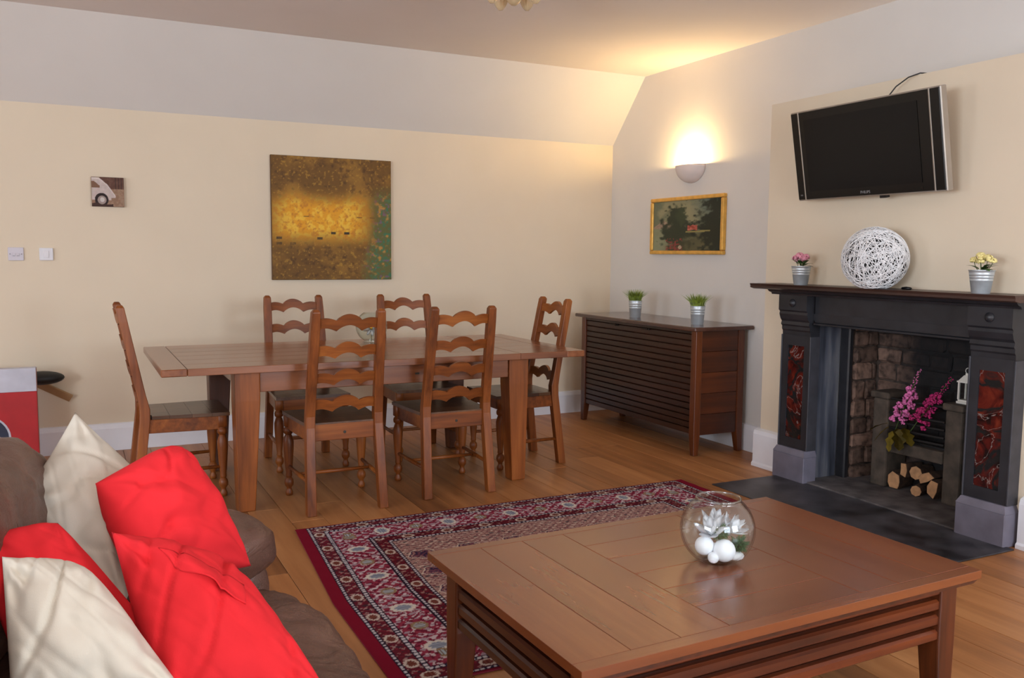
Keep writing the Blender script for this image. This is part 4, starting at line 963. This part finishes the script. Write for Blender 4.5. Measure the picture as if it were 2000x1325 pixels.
o = b.obj('black_case', M['carb'], None, True, (-.21, 6.48, .545)); tag(o, 'black rounded case sticking out from behind the carton', 'case')
# it rests on the carton's cardboard strip
o = B().box(0, .30, -.03, .03, 0, .012, m=Matrix.Translation((-.30, 6.585, .53)) @ Matrix.Rotation(math.radians(30), 4, 'Y') @ Matrix.Rotation(-math.pi/2*.6, 4, 'X')).obj('cardboard_strip', M['card']); tag(o, 'brown cardboard strip poking out beside the black case', 'cardboard')

# ------------------------------------------------------------------ sofa
so = thing('sofa', (0, 1.8, 0), 'brown leather sofa heaped with cushions in the left foreground', 'sofa')
def puff(c, s, e=4.0, n=14, wr=.006, seed=0, fr=7):
    b = B(); bmesh.ops.create_cube(b.bm, size=2); bmesh.ops.subdivide_edges(b.bm, edges=list(b.bm.edges), cuts=n, use_grid_fill=True)
    for v_ in b.bm.verts:
        p_ = v_.co; L = (abs(p_.x)**e + abs(p_.y)**e + abs(p_.z)**e)**(1/e); q = p_/L
        nn = mnoise.noise(Vector((q.x*s[0], q.y*s[1], q.z*s[2]))*fr*2 + Vector((seed*7.3, 0, 0)))
        n2_ = mnoise.noise(Vector((q.x*s[0]*1.2, q.y*s[1]*4, q.z*s[2]*2))*fr*3 + Vector((0, seed*3.1, 0)))
        v_.co = Vector((c[0]+q.x*s[0], c[1]+q.y*s[1], c[2]+q.z*s[2])) + q.normalized()*(nn*wr + n2_*wr*.7)
    return b
def spart(b, name, mat=None, parent=so): 
    o = b.obj(name, mat or M['leather'], parent, True); o.matrix_parent_inverse = Matrix.Translation((0, -1.8, 0)); return o
spart(puff((.07, 1.78, .19), (.44, 1.05, .14), 8, 10, .002), 'base')
spart(puff((.19, 2.05, .335), (.41, .57, .105), 3.6, 22, .011, 1, 5), 'seat_cushion'); spart(puff((.20, 1.02, .335), (.40, .47, .105), 3.6, 14, .011, 2, 5), 'seat_cushion')
BCM = Matrix.Translation((-.275, 2.42, .645)) @ Matrix.Rotation(math.radians(-12), 4, 'Z')
bq = puff((0, 0, 0), (.17, .48, .25), 2.9, 18, .012, 3, 4); bmesh.ops.transform(bq.bm, matrix=BCM, verts=bq.bm.verts); bc = spart(bq, 'back_cushion')
spart(puff((-.36, 1.42, .60), (.16, .52, .25), 3.2, 12, .012, 4, 4), 'back_cushion')
spart(puff((-.47, 1.84, .38), (.10, 1.06, .36), 5, 10, .003, 5), 'back_frame')
for yy, sd in ((2.74, 6), (.70, 7)):
    spart(puff((.05, yy, .24), (.46, .13, .24), 6, 12, .003, sd), 'arm_panel'); spart(puff((.06, yy-.01, .475), (.475, .185, .135), 2.6, 18, .008, sd, 5), 'arm_pad')
for a in (-.4, .42):
    for b_ in (.78, 2.72): spart(B().box(a-.03, a+.03, b_-.03, b_+.03, 0, .07, .004), 'foot', M['coft'])
sm_ = B().tube([BCM @ Vector((.172*math.cos(t_), .22-.03*math.sin(t_), .262*math.sin(t_))) for t_ in np.linspace(.1, 2.6, 20)], .003, 6); so2 = sm_.obj('seam_sheen', M['seam_sheen'], bc, True)  # thin pale tube along the seam stands in for its glossy reflection

# ------------------------------------------------------------------ scatter cushions
def D(px, py, d):
    return Vector((0, 0, CAMZ)) + (fw*1717.8 + rt*(px-1000) - up*(py-662.5))/1717.8*d
def cushion(corners, thick, mat, label, seed, sag=.10, wr=.010, n=56, rnd=(0, 0, 0, 0), flap=None):
    P = [Vector(c) for c in corners]; ctr = sum(P, Vector())/4
    nrm = ((P[1]-P[3]).cross(P[0]-P[2])).normalized()
    if nrm.dot(Vector((0, 0, CAMZ))-ctr) < 0: nrm = -nrm
    CN = ((-1, -1), (1, -1), (1, 1), (-1, 1))
    def surf(u_, v_, side, ex=0):
        k = 0
        for (cu, cv), r_ in zip(CN, rnd):
            if r_: k += r_*(max(0, u_*cu)*max(0, v_*cv))**3
        uu = u_*(1-sag*(1-v_*v_)*abs(u_)**2)*(1-k); vv = v_*(1-sag*(1-u_*u_)*abs(v_)**2)*(1-k)
        a = (uu+1)/2; c = (vv+1)/2
        p_ = P[0]*(1-a)*(1-c) + P[1]*a*(1-c) + P[2]*a*c + P[3]*(1-a)*c
        h = (max(0, 1-u_**2)*max(0, 1-v_**2))**.5
        q = Vector((u_*1.3+seed*3.7, v_*1.3, side*.5))
        w1 = mnoise.noise(q*1.4) + mnoise.noise(q*3.1)*.45
        cr = 0                                      # creases that run out of the corners
        for cu, cv in CN:
            rx, ry = u_-cu, v_-cv; rr = math.hypot(rx, ry)
            if rr < 1.3: cr += math.sin(math.atan2(ry, rx)*11+seed*2+mnoise.noise(q*2)*1.2)*math.exp(-((rr-.42)/.36)**2)
        f1 = mnoise.noise(Vector((u_*1.5+v_*1.2+seed, (v_-u_)*.35-seed, 3.3))); f2 = mnoise.noise(Vector(((u_-v_)*2.2-seed, (v_+u_)*.45+seed, 7.1)))
        fold = -math.exp(-(f1/.09)**2)*1.0 - math.exp(-((f2-.1)/.09)**2)*.25
        off = side*h*thick*(1+.16*w1) + side*((cr*.6 + fold)*wr)*min(1, h*1.6) + side*ex
        return p_ + nrm*off
    b = B()
    for side in (1, -1):
        rows = [[b.bm.verts.new(surf(i/n*2-1, j/n*2-1, side)) for j in range(n+1)] for i in range(n+1)]
        for p_, q_ in zip(rows, rows[1:]):
            for k in range(n): b.bm.faces.new((p_[k], p_[k+1], q_[k+1], q_[k]) if side > 0 else (p_[k], q_[k], q_[k+1], p_[k+1]))
    bmesh.ops.remove_doubles(b.bm, verts=b.bm.verts, dist=.0004)
    o = b.obj('cushion', mat, None, True)
    o.data.transform(Matrix.Translation(-ctr)); o.location = ctr
    if flap:
        (A0, A1, A2, A3) = [Vector((*q, 0)) for q in flap]; f = B(); m_ = 24; rows = []
        for i in range(m_+1):
            row = []
            for j in range(m_//2+1):
                a = i/m_; c = j/(m_//2); q = A0*(1-a)*(1-c) + A1*a*(1-c) + A2*a*c + A3*(1-a)*c
                row.append(f.bm.verts.new(surf(q.x, q.y, 1, .004 + .022*c*c*math.sin(math.pi*min(1, a*1.1))**2) - ctr))
            rows.append(row)
        for p_, q_ in zip(rows, rows[1:]):
            for k in range(m_//2): f.bm.faces.new((p_[k], p_[k+1], q_[k+1], q_[k]))
        bmesh.ops.recalc_face_normals(f.bm, faces=f.bm.faces); bmesh.ops.solidify(f.bm, geom=list(f.bm.faces), thickness=.003); f.obj('closure_flap', mat, o, True)
    return tag(o, label, 'cushion', 'scatter cushions on the sofa')
cushion([D(147, 806, 2.50), D(34, 985, 2.30), D(240, 1190, 2.18), D(335, 985, 2.44)], .08, M['beigefab'], 'beige cushion standing on its corner at the far end of the sofa', 1, .03)
cushion([D(186, 945, 2.20), D(352, 852, 2.38), D(494, 1108, 2.40), D(262, 1140, 2.12)], .12, M['redfab'], 'red cushion leaning by the far sofa arm', 2, .0, rnd=(0, .16, .02, 0))
cushion([D(-60, 1054, 1.96), D(112, 1014, 2.06), D(325, 1260, 2.0), D(60, 1370, 1.86)], .09, M['redfab'], 'red cushion half hidden behind the near beige cushion', 3, .0, rnd=(0, .06, 0, 0))
cushion([D(218, 1040, 1.96), D(455, 1098, 2.04), D(648, 1365, 1.84), D(330, 1460, 1.72)], .125, M['redfab'], 'large bright red cushion at the front of the sofa', 4, .0, .012, rnd=(0, .12, 0, 0), flap=((-.45, -.66), (.62, -.30), (.42, .02), (-.30, -.34)))
cushion([D(4, 1088, 1.74), D(172, 1100, 1.80), D(372, 1368, 1.72), D(30, 1480, 1.58)], .105, M['beigefab'], 'beige cushion in the near left corner of the sofa', 5, .0, .013, rnd=(0, .12, 0, 0))
